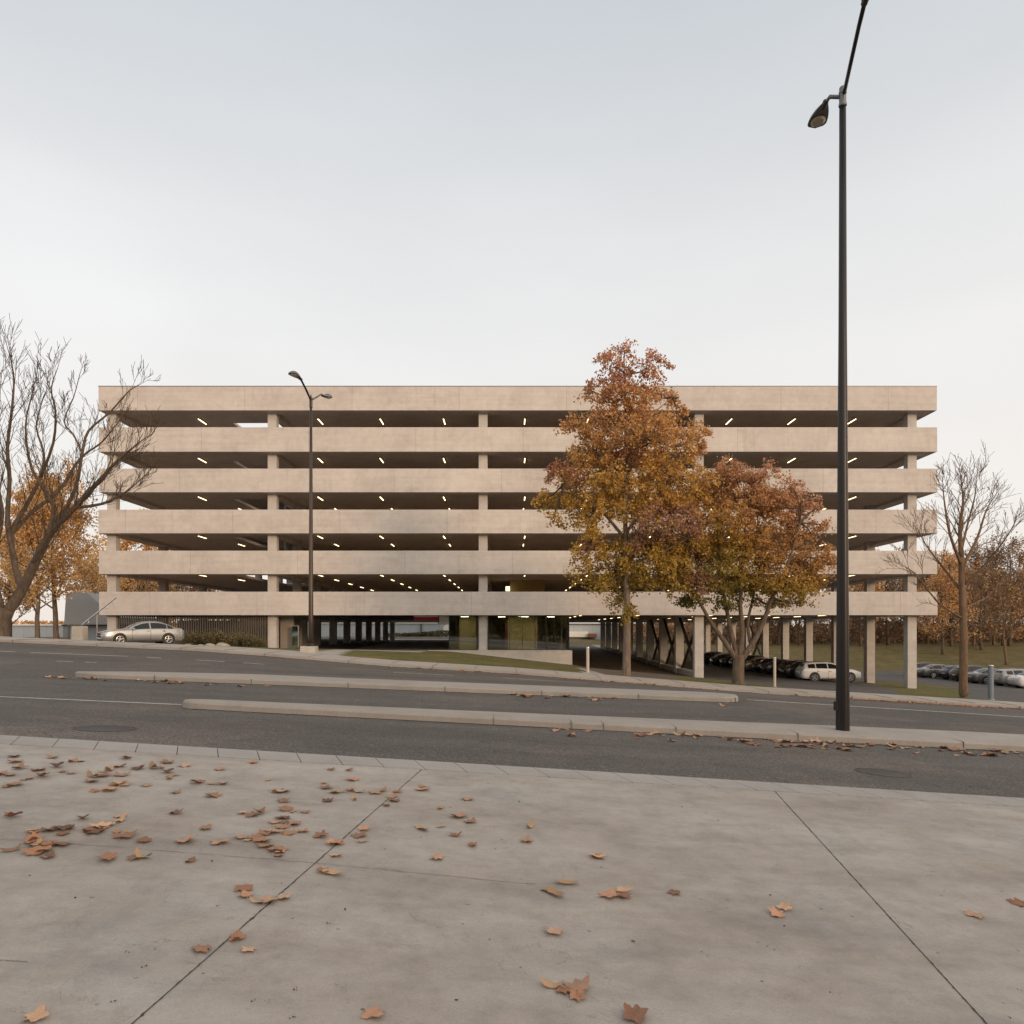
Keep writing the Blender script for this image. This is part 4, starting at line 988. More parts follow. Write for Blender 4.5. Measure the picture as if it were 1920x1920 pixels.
bollard(1858, 1247, 1301, 36.2, .12, M['bollg'], 'thick blue grey bollard right of the slender leafless tree')

# ------------------------------------------------------------------ street lamps
def lamp_head(name, a, b, w_, th, t, lensm):
    a, b = Vector(a), Vector(b); d = (b-a); L_ = d.length; d.normalize(); s_ = d.cross(Vector((0, 0, 1))).normalized(); u = s_.cross(d)
    if u.z < 0: u = -u
    mb = MB(); n = 12; rows = []
    for i in range(n+1):
        tt = i/n; wd = w_*(.32+.68*math.sin(min(1, tt*1.25)*math.pi/2)) * (math.sqrt(max(0.0, 1-((tt-.78)/.22)**2)) if tt > .78 else 1)
        wd = max(wd, .01); hh = th*(.45+.55*math.sin(tt*math.pi))
        c = a+d*L_*tt; ring = []
        for k in range(10):
            an = math.pi*k/9; ring.append(c+s_*math.cos(an)*wd/2+u*math.sin(an)*hh*(.25+.75*wd/w_))
        rows.append(ring)
    for p, q in zip(rows, rows[1:]):
        for k in range(9): mb.add([p[k], p[k+1], q[k+1], q[k]], [(0,1,2,3)])
        mb.add([p[9], p[0], q[0], q[9]], [(0,1,2,3)])
    mb.add(rows[0], [tuple(range(10))])
    h = mb.build('lamp_head', M['lampgrey'], t, smooth=True)
    mb = MB(); ring = []; c = a+d*L_*.68
    for k in range(20):
        an = k/20*6.283; ring.append(c+s_*math.cos(an)*w_*.38+d*math.sin(an)*L_*.24-u*.012)
    mb.add(ring, [tuple(range(20))]); low = [r_-u*.03+(c-r_)*.25 for r_ in ring]; mb.add(ring+low, [(k, (k+1) % 20, 20+(k+1) % 20, 20+k) for k in range(20)]+[tuple(range(20, 40))]); mb.build('lens', lensm, h)
    mb = MB(); mb.tube([a-d*.05, a+d*.1], w_*.15, 10); mb.build('neck', M['trim'], h)
Yp = 13.13; X0 = PX(1580, Yp); zb = road_z(X0, 12.5)+.1; ztp = PZ(163, Yp)
t = thing('street_lamp', 'tall black double armed lamp post on the near traffic island', 'street lamp', (X0, Yp, zb))
mb = MB(); mb.tube([(X0, Yp, zb-.05), (X0, Yp, zb+.02), (X0, Yp, PZ(620, Yp)), (X0, Yp, PZ(197, Yp))], [.118, .116, .070, .056], 24); mb.build('pole', M['black'], t, smooth=True)
mb = MB(); mb.tube([(X0, Yp, PZ(200, Yp)), (X0, Yp, ztp-.02), (X0, Yp, ztp)], [.060, .058, .045], 16)
mb.tube([(X0, Yp, PZ(199, Yp)), (X0, Yp, PZ(195, Yp))], .068, 16); mb.tube([(X0, Yp, PZ(176, Yp)), (X0, Yp, PZ(172.5, Yp))], .066, 16); mb.build('collar', M['lampgrey'], t)
mb = MB(); a = P(1582, 178, Yp); e = P(1622, 2, 11.25); m1 = a.lerp(e, .75)+Vector((0, 0, .03)); mb.tube([a, a.lerp(e, .4)+Vector((0, 0, .02)), m1, e], .034, 10); mb.build('arm', M['black'], t, smooth=True)
lamp_head('h', e, e+Vector((-.12, -.72, .02)), .33, .14, t, M['lens'])
mb = MB(); b0 = P(1576, 182, Yp); b1 = P(1556, 181.5, Yp+.12); b2 = P(1547, 194, Yp+.32); mb.tube([b0, b1, b1.lerp(b2, .3), b2], [.034, .034, .032, .028], 10); mb.build('arm', M['lampgrey'], t, smooth=True)
lamp_head('h', b2, Vector((PX(1528, 14.15), 14.15, b2.z+.02)), .34, .13, t, M['lens'])
mb = MB(); mb.box(X0-.14, Yp-.05, PZ(1332, Yp), X0-.10, Yp+.05, PZ(1315, Yp)); mb.build('access_cover', M['black'], t)

Yq = 36.0; X1 = PX(583, Yq); zq = back_z(X1, Yq)
t = thing('street_lamp', 'brown grey double armed lamp post on a concrete block in front of the garage', 'street lamp', (X1, Yq, zq))
mb = MB(); mb.box(PX(566.5, Yq), Yq-.38, zq-.3, PX(593.5, Yq), Yq+.34, PZ(1211.5, Yq)); mb.build('concrete_block', M['wallc'], t, bevel=.02)
M['pole2'] = mat('weathered_pole_metal', (.075, .058, .045), .42, .5)
zt2 = PZ(745, Yq); zk = PZ(1211.5, Yq)
mb = MB(); mb.tube([(X1, Yq, zk), (X1, Yq, PZ(1160, Yq)), (X1, Yq, zt2-.2)], [.13, .115, .06], 16); mb.build('pole', M['pole2'], t, smooth=True)
mb = MB(); mb.tube([(X1, Yq, zk), (X1, Yq, zk+.05)], .26, 16); mb.tube([(X1, Yq, zk+.05), (X1, Yq, zk+.14)], [.2, .16], 16); mb.build('base_plate', M['black'], t)
mb = MB(); mb.tube([(X1, Yq, zt2-.5), (X1, Yq, zt2)], .075, 12); mb.tube([(X1, Yq, zt2), (X1, Yq, zt2+.12)], [.03, .03], 8); mb.build('collar', M['black'], t)
a = Vector((X1, Yq, zt2-.15)); e = P(564, 711, 34.4); mb = MB(); mb.tube([a, a.lerp(e, .5)+Vector((0, 0, .03)), e], .048, 10); mb.build('arm', M['black'], t)
lamp_head('h', e, P(544, 699, 33.7), .42, .2, t, M['lens'])
b2 = P(603, 739, 36.8); b3 = P(605, 742, 36.85); mb = MB(); mb.tube([a, b2, b3], [.045, .04, .03], 8); mb.build('arm', M['lampgrey'], t)
lamp_head('h', b3, P(621, 747, 37.3), .40, .18, t, M['lens'])

# ------------------------------------------------------------------ cars (heading +X, built at the origin)
def cr(a, b, c, d, t): return .5*((2*b)+(-a+c)*t+(2*a-5*b+4*c-d)*t*t+(-a+3*b-3*c+d)*t*t*t)
KIND = {
 'sedan': [(2.38,.30,.68,.69,.68,.66,.54),(2.28,.22,.77,.80,.84,.80,.64),(1.95,.19,.85,.90,.90,.87,.71),(1.45,.19,.89,.96,.91,.88,.72),(.98,.19,.91,1.0,.92,.885,.72),(.55,.19,.93,1.22,.92,.885,.64),(.05,.19,.945,1.41,.92,.885,.585),(-.45,.19,.955,1.46,.92,.885,.575),(-.95,.19,.965,1.43,.92,.885,.575),(-1.45,.19,.975,1.27,.92,.88,.60),(-1.85,.20,.98,1.09,.91,.87,.66),(-2.2,.22,.965,1.03,.87,.83,.66),(-2.36,.34,.86,.90,.76,.74,.6)],
 'wagon': [(2.36,.34,.64,.65,.62,.60,.50),(2.26,.24,.76,.79,.82,.79,.64),(1.95,.21,.87,.93,.90,.87,.72),(1.45,.21,.94,1.02,.92,.89,.74),(1.0,.21,.98,1.08,.92,.89,.74),(.55,.21,1.0,1.33,.92,.89,.66),(.1,.21,1.01,1.50,.92,.89,.62),(-.45,.21,1.02,1.56,.92,.89,.61),(-1.1,.21,1.035,1.54,.92,.89,.61),(-1.7,.22,1.05,1.49,.92,.88,.60),(-2.0,.23,1.05,1.40,.91,.87,.60),(-2.22,.26,1.02,1.12,.88,.85,.66),(-2.34,.34,.84,.88,.80,.78,.66)],
 'hatch': [(2.08,.34,.62,.63,.60,.58,.48),(1.98,.22,.73,.76,.80,.76,.62),(1.65,.19,.85,.92,.87,.84,.70),(1.2,.19,.91,1.0,.89,.86,.72),(.8,.19,.94,1.10,.89,.86,.70),(.35,.19,.96,1.36,.89,.86,.60),(-.1,.19,.97,1.48,.89,.86,.57),(-.6,.19,.98,1.49,.89,.86,.57),(-1.1,.19,.99,1.45,.89,.86,.57),(-1.5,.20,1.0,1.36,.89,.85,.56),(-1.8,.22,.99,1.12,.87,.83,.60),(-2.0,.30,.84,.88,.80,.76,.60)]}
GEO = {'sedan': dict(wb=(1.42, -1.36), ws=(.93, .12), rw=(-1.05, -1.72), sw=[(.62, -.28), (-.36, -1.28)], q=(-1.34, -1.66), r=.335),
       'wagon': dict(wb=(1.40, -1.38), ws=(.95, .16), rw=(-2.02, -2.17), sw=[(.62, -.28), (-.36, -1.22)], q=(-1.3, -1.86), r=.36),
       'hatch': dict(wb=(1.26, -1.24), ws=(.80, .0), rw=(-1.52, -1.76), sw=[(.5, -.30), (-.38, -1.08)], q=(-1.15, -1.42), r=.32)}
def station(kind, x):
    T = KIND[kind]
    for i in range(len(T)-1):
        if T[i][0] >= x >= T[i+1][0]:
            t = (T[i][0]-x)/(T[i][0]-T[i+1][0]); a = T[max(0, i-1)]; b = T[i]; c = T[i+1]; d = T[min(len(T)-1, i+2)]
            return [cr(a[k], b[k], c[k], d[k], t) for k in range(1, 7)]
    return list(T[0][1:]) if x > T[0][0] else list(T[-1][1:])
def section(kind, x):
    zb_, zl, zt_, wl, wb_, wt = station(kind, x); wt = min(wt, wb_)
    zs = zt_-min(.07, (zt_-zl)*.4); r = .0
    return [(0, zb_), (wl*.8, zb_), (wl*.96, zb_+.07), (wl, zb_+.26), (wl*.995, zb_+(zl-zb_)*.62), (wb_+.012, zl-.05), (wb_, zl), (wb_*.7+wt*.3, zl+(zs-zl)*.30), (wb_*.3+wt*.7, zl+(zs-zl)*.70), (wt, zs), (wt*.9, zt_-.012), (wt*.5, zt_+.012), (0, zt_+.02)]
def car_paint(name, c, metal=.3):
    m = mat(name, c, .28, metal, .6); b = m.node_tree.nodes['Principled BSDF']; b.inputs['Coat Weight'].default_value = .8; b.inputs['Coat Roughness'].default_value = .04
    return m
def make_car(kind, paint, label, loc, rz, group=None):
    g = GEO[kind]; t = thing('parked_car', label, 'car', (0, 0, 0), group)
    T = KIND[kind]; xs = []
    for i in range(len(T)-1):
        for k in range(4): xs.append(T[i][0]+(T[i+1][0]-T[i][0])*k/4)
    xs.append(T[-1][0])
    mb = MB(); rows = []
    for x in xs:
        s_ = section(kind, x); full = [(x, y, z) for y, z in s_]+[(x, -y, z) for y, z in s_[-2:0:-1]]; rows.append(full)
    n = len(rows[0])
    for a, b in zip(rows, rows[1:]):
        for k in range(n): mb.add([a[k], a[(k+1) % n], b[(k+1) % n], b[k]], [(0,1,2,3)])
    mb.add(rows[0], [tuple(range(n))]); mb.add(rows[-1], [tuple(range(n))[::-1]])
    # weld by rebuilding with shared vertices
    mb2 = MB(); mb2.v = [v for r_ in rows for v in r_]
    for i in range(len(rows)-1):
        for k in range(n): mb2.f.append((i*n+k, i*n+(k+1) % n, (i+1)*n+(k+1) % n, (i+1)*n+k)); mb2.m.append(0)
    mb2.f.append(tuple(range(n))[::-1]); mb2.f.append(tuple((len(rows)-1)*n+k for k in range(n))); mb2.m += [0, 0]
    body = mb2.build('body', paint, t, smooth=True)
    def sidept(x, v, s_, off=.008):
        sc_ = section(kind, x); i = 6; a = sc_[6]; b = sc_[9]
        y = a[0]+(b[0]-a[0])*v; z = a[1]+(b[1]-a[1])*v; return (x, s_*(y+off+.004), z+.002)
    for s_ in (1, -1):
        for (xa_, xb_) in g['sw']+[g['q']]:
            mb = MB(); m_ = 8
            for i in range(m_):
                u0 = xa_+(xb_-xa_)*i/m_; u1 = xa_+(xb_-xa_)*(i+1)/m_
                q = [sidept(u0, .10, s_), sidept(u1, .10, s_), sidept(u1, .93, s_), sidept(u0, .93, s_)]
                mb.add(q, [(0,1,2,3)])
            mb.build('side_window', M['carglass'], t)
    def toppt(x, f, off=.012):
        sc_ = section(kind, x); y = sc_[9][0]*f; zt_ = sc_[12][1]
        z = zt_ - (abs(f)**3)*(zt_-sc_[9][1])*.9; return (x, y, z+off)
    for nm_, (xa_, xb_) in (('windscreen', g['ws']), ('rear_window', g['rw'])):
        mb = MB()
        for i in range(6):
            for k in range(8):
                u0 = xa_+(xb_-xa_)*i/6; u1 = xa_+(xb_-xa_)*(i+1)/6; f0 = -.93+1.86*k/8; f1 = -.93+1.86*(k+1)/8
                mb.add([toppt(u0, f0), toppt(u0, f1), toppt(u1, f1), toppt(u1, f0)], [(0,1,2,3)])
        mb.build(nm_, M['carglass'], t)
    xf, xr = T[0][0], T[-1][0]; hz_ = T[1][2]-.04; rz_ = T[-2][2]-.10
    for s_ in (1, -1):
        mb = MB(); pts = [(xf-.02, s_*.50, hz_-.10), (xf-.02, s_*.50, hz_+.02), (xf-.14, s_*.80, hz_-.06), (xf-.14, s_*.78, hz_+.05), (xf-.42, s_*.885, hz_+.05), (xf-.40, s_*.87, hz_+.10)]
        c_ = [(a-.08, b*.9, c) for a, b, c in pts]
        mb.add(pts+c_, [(0,2,3,1),(2,4,5,3),(0,6,8,2),(2,8,10,4),(1,3,9,7),(3,5,11,9),(0,1,7,6),(4,10,11,5)]); mb.build('headlight', M['head'], t)
        mb = MB(); pts = [(xr+.03, s_*.52, rz_-.06), (xr+.04, s_*.52, rz_+.07), (xr+.10, s_*.80, rz_-.05), (xr+.11, s_*.79, rz_+.08), (xr+.38, s_*.885, rz_+.03), (xr+.36, s_*.872, rz_+.09)]
        c_ = [(a+.08, b*.9, c) for a, b, c in pts]
        mb.add(pts+c_, [(0,1,3,2),(2,3,5,4),(0,2,8,6),(2,4,10,8),(1,7,9,3),(3,9,11,5),(0,6,7,1),(4,5,11,10)]); mb.build('tail_light', M['tail'], t)
        mb = MB(); mb.box(g['ws'][0]-.32, s_*.90 if s_ > 0 else -1.06, T[4][2]+.02, g['ws'][0]-.20, 1.06 if s_ > 0 else -.90, T[4][2]+.14); mb.build('wing_mirror', paint, t, bevel=.02)
        for hx in (-.18, -1.12):
            mb = MB(); y = s_*.928; mb.box(hx-.09, min(y, y-.02*s_), .84, hx+.09, max(y, y-.02*s_), .865); mb.build('door_handle', M['trim'], t)
        mb = MB(); yy = s_*.935
        for (p, q) in (((.72, .3), (.72, .9)), ((-.32, .28), (-.32, .95)), ((-1.22, .5), (-1.1, .95)), ((.72, .28), (-1.0, .28))):
            mb.bar((p[0], s_*.915, p[1]), (q[0], s_*.908, q[1]), .012, .03, (0, 1, 0))
        mb.build('door_seam', M['trim'], t)
    gr = MB(); gr.box(xf-.10, -.50, .47, xf+.012, .50, hz_-.01); gg = gr.build('grille', M['trim'], t)
    gr = MB(); gr.box(xf, -.52, hz_-.012, xf+.022, .52, hz_+.012); gr.box(xf, -.50, (hz_+.46)/2-.01, xf+.02, .50, (hz_+.46)/2+.01); gr.build('chrome_strip', M['rim'], gg)
    mb = MB(); mb.box(xf-.12, -.6, .27, xf-.012, .6, .40); mb.build('lower_intake', M['trim'], t)
    mb = MB(); mb.box(xr-.03, -.26, .62, xr+.02, .26, .74); mb.build('number_plate', M['plate'], t)
    mb = MB(); mb.box(xr+.0, -.62, .24, xr+.16, .62, .36); mb.build('bumper_insert', M['trim'], t)
    if kind == 'wagon':
        for s_ in (1, -1):
            mb = MB(); mb.tube([(.0, s_*.56, 1.50), (-.1, s_*.57, 1.585), (-1.5, s_*.57, 1.575), (-1.65, s_*.56, 1.50)], .016, 6); mb.build('roof_rail', M['rim'], t)
    r = g['r']
    for wx in g['wb']:
        for s_ in (1, -1):
            mb = MB(); mb.tube([(wx, s_*.70, r+.02), (wx, s_*.932, r+.02)], r+.055, 26); mb.build('wheel_arch', M['trim'], t)
            wh = MB(); yo = s_*.945; yi = s_*.72
            wh.tube([(wx, yi, r), (wx, yi+(yo-yi)*.15, r), (wx, yi+(yo-yi)*.85, r), (wx, yo, r)], [r*.9, r, r, r*.92], 26); o = wh.build('wheel', M['tyre'], t, smooth=False)
            rm = MB(); rm.tube([(wx, yo-.01*s_, r), (wx, yo+.004*s_, r)], r*.64, 22); yy = yo+.006*s_
            rm.build('rim', M['trim'], o)
            sp = MB()
            for k in range(5):
                a = k/5*6.283+.3; c_, s2 = math.cos(a), math.sin(a)
                sp.bar((wx, yy, r), (wx+c_*r*.62, yy, r+s2*r*.62), .02, .085, (0, 1, 0)) if False else sp.tube([(wx, yy, r), (wx+c_*r*.62, yy, r+s2*r*.62)], [.05, .035], 6)
            ring = [(wx+math.cos(k/22*6.283)*r*.64, yy, r+math.sin(k/22*6.283)*r*.64) for k in range(23)]; sp.tube(ring, .018, 5, False)
            sp.build('rim', M['rim'], o)
    t.location = loc; t.rotation_euler.z = rz
    return t
C = {k: car_paint(k+'_car_paint', v, mt_) for k, v, mt_ in (('silver', (.35, .365, .385), .45), ('white', (.66, .67, .68), 0), ('black', (.012, .012, .014), .2), ('charcoal', (.045, .045, .05), .4),
     ('maroon', (.05, .014, .014), .3), ('navy', (.018, .025, .05), .3), ('champagne', (.42, .36, .29), .35), ('grey', (.16, .165, .17), .5))}
yc = 47.0; xc = PX(265, yc)
make_car('sedan', C['silver'], 'silver sedan parked at the left corner of the garage, nose to the left', (xc, yc, back_z(xc, yc)), R(180+40))
row1 = [('wagon', 'white', 'white estate car nearest the road in the row under the garage'), ('sedan', 'black', 'black saloon parked right behind the white estate car'), ('hatch', 'maroon', 'dark maroon hatchback third in the row under the garage'),
        ('sedan', 'charcoal', 'charcoal saloon fourth in the row under the garage'), ('sedan', 'black', 'black saloon fifth in the row, just right of the pale bollard'), ('sedan', 'champagne', 'champagne coloured saloon in the row right of the maple trunk'), ('wagon', 'black', 'black estate car seventh in the row, behind the champagne saloon'),
        ('hatch', 'charcoal', 'charcoal hatchback seen beside the maple trunk'), ('sedan', 'navy', 'navy saloon seen just left of the maple trunk'), ('sedan', 'black', 'black saloon tenth in the row, left of the maple trunk'), ('hatch', 'silver', 'silver hatchback eleventh in the row under the garage'), ('wagon', 'charcoal', 'charcoal estate car farthest in the row under the garage')]
for i, (k, c, l) in enumerate(row1):
    y = 60.0+2.75*i; x = 25.6+[0, -.3, .1, -.1][i % 4]; make_car(k, C[c], l, (x, y, back_z(x, y)+.02), R([-2, 1, -1, 2][i % 4]), 'cars parked under the garage')
row2 = [('sedan', 'white', 'white saloon cut by the right edge of the photo'), ('wagon', 'silver', 'silver estate car behind the thick grey bollard'), ('sedan', 'grey', 'grey saloon right of the slender tree trunk'), ('wagon', 'black', 'black estate car behind the slender tree trunk'),
        ('hatch', 'navy', 'navy hatchback just left of the slender tree trunk'), ('sedan', 'grey', 'grey saloon second from the left in the outdoor row'), ('hatch', 'black', 'black hatchback leftmost in the outdoor row beside the corner column')]
for i, (k, c, l) in enumerate(row2):
    y = 64.5+2.9*i; x = 45.9+[0, .3, -.2][i % 3]; make_car(k, C[c], l, (x, y, back_z(x, y)+.02), R([-1, 2, 0][i % 3]), 'cars parked outdoors on the right')

# ------------------------------------------------------------------ manhole covers
def manhole(px, py, r, label):
    d = P(px, py, 1.0)-Vector((0, 0, EYE)); t_ = 10
    for _ in range(40): z = road_z(d.x*t_, t_); t_ = .5*t_+.5*(z-EYE)/d.z
    x, y = d.x*t_, t_; z = road_z(x, y); sl = -.055
    o = thing('manhole_cover', label, 'manhole cover', (x, y, z))
    def rt(a, rr, dz): xx = x+math.cos(a)*rr; yy = y+math.sin(a)*rr; return (xx, yy, road_z(xx, yy)+dz)
    mb = MB(); n = 40
    a = [rt(k/n*6.283, r, .004) for k in range(n)]; b = [rt(k/n*6.283, r*.93, .008) for k in range(n)]
    mb.add(a+b, [(k, (k+1) % n, n+(k+1) % n, n+k) for k in range(n)]); mb.build('frame', M['iron'], o)
    mb = MB(); c = [rt(k/n*6.283, r*.90, .006) for k in range(n)]; mb.add(c+[(x, y, z+.008)], [(k, (k+1) % n, n) for k in range(n)]); mb.build('lid', M['asphalt2'], o)
M['asphalt2'] = asphalt('lid_asphalt', (.068, .062, .058), .7)
manhole(197, 1366, .36, 'round iron manhole cover in the near lane on the left')
manhole(1656, 1449, .33, 'round iron manhole cover in the near lane on the right')

# ------------------------------------------------------------------ fallen leaves
def fallen_mat(i, c):
    m = mat('dry_leaf_%d' % i, c, .7, 0, .3); v = coords(m); oi = N(m, 'ShaderNodeObjectInfo')
    cc = mul(m, c, rampn(m, noise_tex(m, v, 18, 4, .7), [(.3, .72), (.7, 1.2)])); cc = mul(m, cc, rampn(m, oi.outputs['Random'], [(0, (.60, .52, .46)), (.5, (1, .95, .9)), (1, (1.2, 1.12, 1.0))]))
    setc(m, cc); return m
FM = [fallen_mat(0, (.45, .27, .18)), fallen_mat(1, (.34, .19, .12)), fallen_mat(2, (.50, .34, .245)), fallen_mat(3, (.24, .135, .09)), fallen_mat(4, (.42, .29, .185))]
def leaf_mesh(seed):
    rng = random.Random(seed); out_ = []
    lobes = [(0, 1.0), (24, .66), (50, .93), (80, .60), (112, .76), (142, .56), (170, .36)]
    pts = []
    for a, r in lobes: pts.append((R(a), r*rng.uniform(.88, 1.1)))
    oval = seed % 5 == 3
    if oval: pts = [(R(q), (1.0-.62*math.sin(R(q))**.8)*rng.uniform(.94, 1.05)) for q in (0, 22, 50, 85, 115, 145, 170)]
    ring = [(a, r) for a, r in pts]+[(-a, r*rng.uniform(.9, 1.1)) for a, r in reversed(pts[1:])]
    # extra teeth between lobe tips and notches
    ring2 = []
    for i, (a, r) in enumerate(ring):
        b, s_ = ring[(i+1) % len(ring)]
        if b < a-3: b += 2*math.pi
        ring2.append((a, r)); ring2.append(((a*.6+b*.4), (r*.6+s_*.4)*1.06)); ring2.append(((a*.45+b*.55), (r*.45+s_*.55)*.93))
    curl = rng.choice((.05, .10, .16, .26, .42, .7)); ca = rng.uniform(0, 3.14); tw = rng.uniform(-.5, .5); cup = rng.uniform(-.1, .5)
    def h(x, y):
        u = x*math.cos(ca)+y*math.sin(ca); v = -x*math.sin(ca)+y*math.cos(ca)
        return abs(u)**1.5*curl*.62+tw*u*v*.4+.05*math.sin(5*v+seed)+.04*math.sin(7*u+2*seed)+cup*.3*(x*x+y*y)
    mb = MB(); rings = [.0, .35, .7, 1.0]; n = len(ring2)
    vs = [(0, 0, h(0, 0))]
    for f in rings[1:]:
        for a, r in ring2:
            x, y = math.cos(a)*r*f, math.sin(a)*r*f; vs.append((x*(1-.2*curl), y, h(x, y)))
    fs = [(0, 1+k, 1+(k+1) % n) for k in range(n)]
    for q in range(2):
        for k in range(n): fs.append((1+q*n+k, 1+(q+1)*n+k, 1+(q+1)*n+(k+1) % n, 1+q*n+(k+1) % n))
    mz = min(v[2] for v in vs); vs = [(a, b, c-mz+.03) for a, b, c in vs]
    mb.add(vs, fs); mb.tube([(-.30, 0, h(-.30, 0)-mz+.03), (-.65, .06, .09), (-.95, .16*tw*2, .05)], [.014, .014, .012], 4, False)
    return mb
leaf_meshes = []
for i in range(20):
    o = leaf_mesh(100+i).build('fallen_leaf', FM[(i*3) % 5], smooth=True); me = o.data; bpy.data.objects.remove(o); leaf_meshes.append(me)
rng = random.Random(99); nleaf = 0
def drop(x, y, zf, s_, label, group, dz=0.0, mi=None):
    global nleaf
    o = bpy.data.objects.new('fallen_leaf', leaf_meshes[mi if mi is not None else rng.randrange(20)]); COL.objects.link(o)
    k = s_*rng.choice((.65, .8, .9, 1.0, 1.1, 1.2)); o.scale = (k, k*rng.uniform(.7, 1), k*rng.uniform(.8, 1.15)); o.location = (x, y, zf(x, y)+.003+dz)
    o.rotation_euler = (rng.uniform(-.12, .12), rng.uniform(-.12, .12)+.06, rng.uniform(0, 6.28)); tag(o, label, 'leaf', group); nleaf += 1
L7 = [(50,80),(60,100),(80,122),(205,82),(275,97),(305,97),(210,116),(232,135),(265,142),(145,130),(115,160),(95,166),(160,152),(40,150),(10,145),(25,193),(60,183),(467,85),(385,136),(410,130),(445,118),(520,122),(575,122),(605,122),(630,100),(695,112),(625,137),(635,160),(650,150),(450,150),(345,155),(380,152),(350,172),(440,186),(470,184),(545,188),(355,208),(400,207),(655,215),(735,175),(800,182),(835,183),(795,225),(825,128),(945,102),(1007,167),(1035,210),(1065,210),(1237,127),(1308,130),(1325,167),(1215,178),(1218,198),(1250,215),(1280,212),(1310,205),(1345,212),(1228,246),(1327,240),(1400,215),(1435,208),(1490,212),(1475,230),(1478,246),(1450,263),(1590,193),(1585,205),(1755,238),(1652,270),(1060,243),(50,303),(307,312),(455,302),(450,320),(653,293),(905,292),(945,302),(980,290),(1075,275),(1100,285),(1140,288),(1060,308),(1040,325),(1075,330),(1100,332),(1050,345),(1020,360),(1085,365),(1130,360),(1000,368),(960,385),(935,392),(900,383),(975,400),(1000,415),(1030,430),(1045,437),(1047,452),(1200,380),(125,365),(115,358),(180,358),(240,347),(240,370),(130,390),(155,400),(120,402),(130,410),(190,410),(240,410),(160,432),(145,436),(185,457),(45,430),(365,345),(400,340),(330,355),(350,360),(385,352),(440,360),(490,365),(460,382),(545,397),(695,395),(772,347),(825,402),(395,463),(510,458),(535,457),(715,473),(1275,403),(1255,402),(1360,352),(1350,378),(1360,398),(1260,452),(1210,512),(1245,518),(1640,457),(1580,350),(1655,342),(1725,306),(1765,325),(1712,373),(1768,415),(915,572),(915,600),(960,624),(1000,628),(1055,610),(755,800),(893,765),(925,805),(148,1055),(1400,1050)]
L8 = [(67,142),(53,198),(310,255),(330,257),(205,355),(130,380),(160,395),(410,382),(375,400),(415,402),(610,388),(1015,450),(995,475),(1728,473),(165,540),(150,740),(185,757),(245,750),(245,775),(458,862),(1905,430)]
big = {(755,800,7): 'curled tan leaf just left of the long joint', (893,765,7): 'small upright leaf touching the big tan leaf right of the long joint', (925,805,7): 'large flat tan leaf right of the long joint', (148,1055,7): 'brown leaf alone in the bottom left corner of the plaza', (1400,1050,7): 'large lobed leaf at the bottom edge of the plaza, left of centre',
       (1728,473,8): 'slim ochre leaf alone right of the right hand joint', (1905,430,8): 'dark leaf cut by the right edge of the photo', (165,540,8): 'small pale arched leaf below the pair in the middle of the plaza', (458,862,8): 'ochre leaf cut by the bottom edge right of centre',
       (610,388,8): 'brown leaf alone in the middle of the right plaza', (1015,450,8): 'upper leaf of the ochre pair left of the right hand joint', (995,475,8): 'lower leaf of the ochre pair left of the right hand joint',
       (150,740,8): 'wide ochre leaf in the cluster near the bottom centre', (185,757,8): 'small leaf touching the wide ochre leaf near the bottom centre', (245,750,8): 'upper pinkish leaf in the cluster near the bottom centre', (245,775,8): 'lower pinkish leaf in the cluster near the bottom centre'}
for lst, ox, oy, tagk in ((L7, 0, 1380, 7), (L8, 960, 1480, 8)):
    for (a, b) in lst:
        px, py = ox+a/2, oy+b/2; p = plaza_pt(px, py)
        lab = big.get((a, b, tagk))
        if not lab:
            if tagk == 8: lab = 'dry brown leaf scattered on the right part of the plaza'
            elif 870 <= a <= 1160 and 265 <= b <= 460: lab = 'dry leaf in the dense heap left of the long joint'
            elif a < 560 and b > 290: lab = 'dry leaf in the loose heap on the left of the plaza'
            elif b < 290 and a < 1100: lab = 'dry leaf scattered near the paver strip on the left'
            elif a >= 1100 and b < 290: lab = 'dry leaf near the top end of the long joint'
            elif 860 <= a <= 1070 and b > 560: lab = 'tan leaf in the small group touching the long joint'
            else: lab = 'dry leaf scattered around the long joint'
        drop(p.x, p.y, plaza_z, .081, lab, 'dry leaves on the plaza', dz=.0)
for i in range(88):
    px = rng.uniform(900, 1925) if i < 12 else 1150+rng.random()**.8*780; off = rng.random()**1.7
    y = 12.3-off*1.0; x = PX(px, 12.4); drop(x, y, road_z, .115, 'dry leaf along the kerb of the near traffic island', 'dry leaves along the near island')
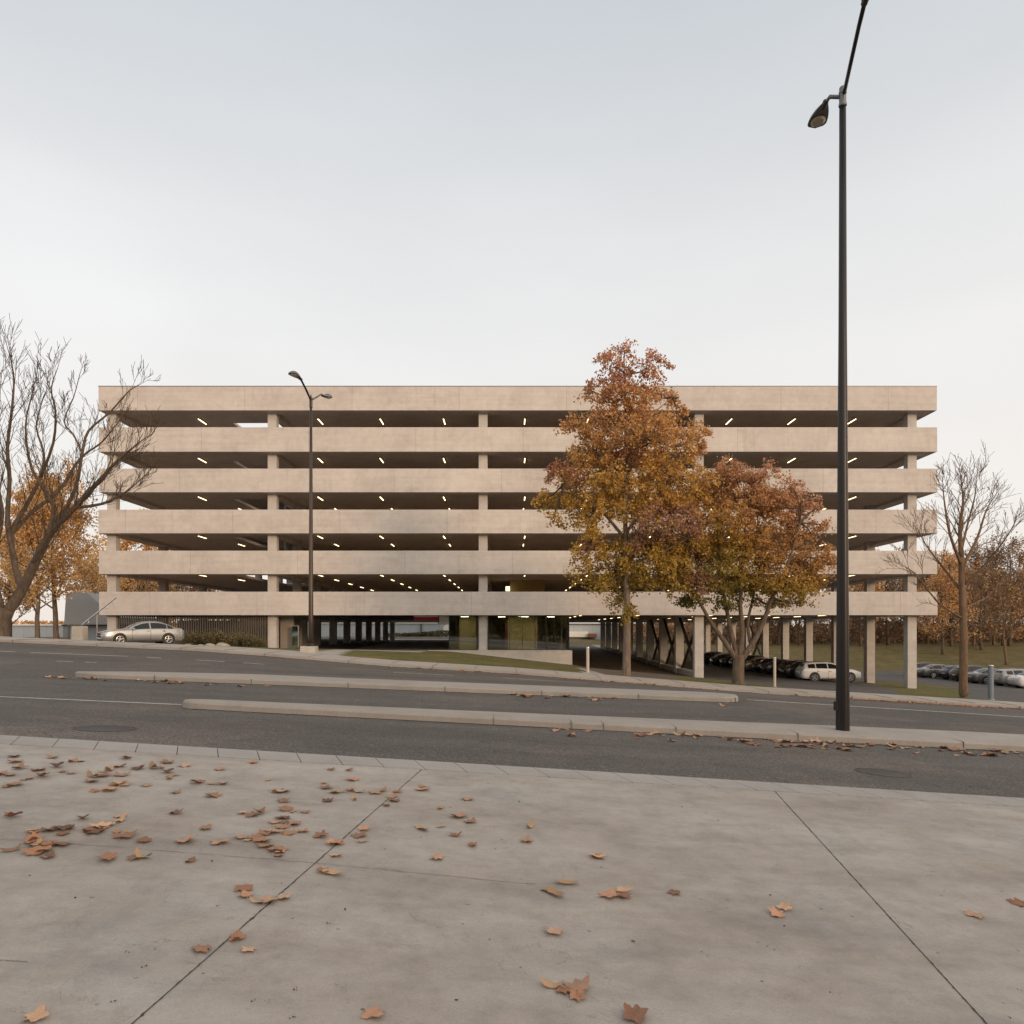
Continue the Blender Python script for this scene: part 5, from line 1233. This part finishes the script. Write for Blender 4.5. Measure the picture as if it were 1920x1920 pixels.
for i in range(44):
    px = rng.choice([rng.uniform(100, 420), rng.uniform(960, 1180), rng.uniform(100, 1390)]); y = 18.4-rng.random()**2*.9; x = PX(px, 18.5)
    drop(x, y, road_z, .13, 'dry leaf along the kerb of the far traffic island', 'dry leaves along the far island')
mb = MB()                                              # litter past counting along the far gutter
def litter(mb, x, y, zf, s_):
    me = leaf_meshes[rng.randrange(20)]; a = rng.uniform(0, 6.28); c, s2 = math.cos(a), math.sin(a)
    mb.add([(x+(v.co.x*c-v.co.y*s2)*s_, y+(v.co.x*s2+v.co.y*c)*s_, zf(x, y)+.005+v.co.z*s_) for v in me.vertices], [tuple(p.vertices) for p in me.polygons])
for i in range(230):
    px = 1590+rng.random()*360 if i < 160 else rng.uniform(700, 1920); litter(mb, PX(px, 31.9), 31.9-rng.random()**2*1.3, road_z, .15)
tag(mb.build('leaf_litter', FM[0]), 'dry leaf litter gathered along the far kerb', 'leaves', None, 'stuff')
mb = MB()
for i in range(260):
    x = rng.uniform(-48, -30); y = rng.uniform(38, 60); litter(mb, x, y, back_z, .13)
tag(mb.build('leaf_litter', FM[0]), 'dry leaf litter on the ground under the left trees', 'leaves', None, 'stuff')
# bits of dirt and twig on the plaza
mb = MB()
for (a, b) in [(1290,650),(1228,705),(120,523),(285,607),(345,608),(1060,555),(800,470),(1440,425),(1860,425),(1040,832),(540,866),(425,1000),(1110,950),(1710,995),(1000,995),(945,995),(1100,1058),(480,810)]:
    p = plaza_pt(a/2, 1380+b/2); s_ = rng.uniform(.004, .009)
    for k in range(3): leaf_quad(mb, rng, p+Vector((rng.uniform(-.012, .012), rng.uniform(-.012, .012), .004)), s_*1.6)
for (a, b) in [(637,66),(1580,312),(285,690),(1018,513),(955,590),(1200,762),(1870,858),(293,535),(455,570),(965,398),(775,118),(27,47),(1910,755)]:
    p = plaza_pt(960+a/2, 1480+b/2); s_ = rng.uniform(.004, .009)
    for k in range(3): leaf_quad(mb, rng, p+Vector((rng.uniform(-.012, .012), rng.uniform(-.012, .012), .004)), s_*1.6)
tag(mb.build('plaza_debris', mat('dark_debris', (.05, .04, .032), .9)), 'tiny dark bits of twig and dirt on the plaza', 'debris', None, 'stuff')
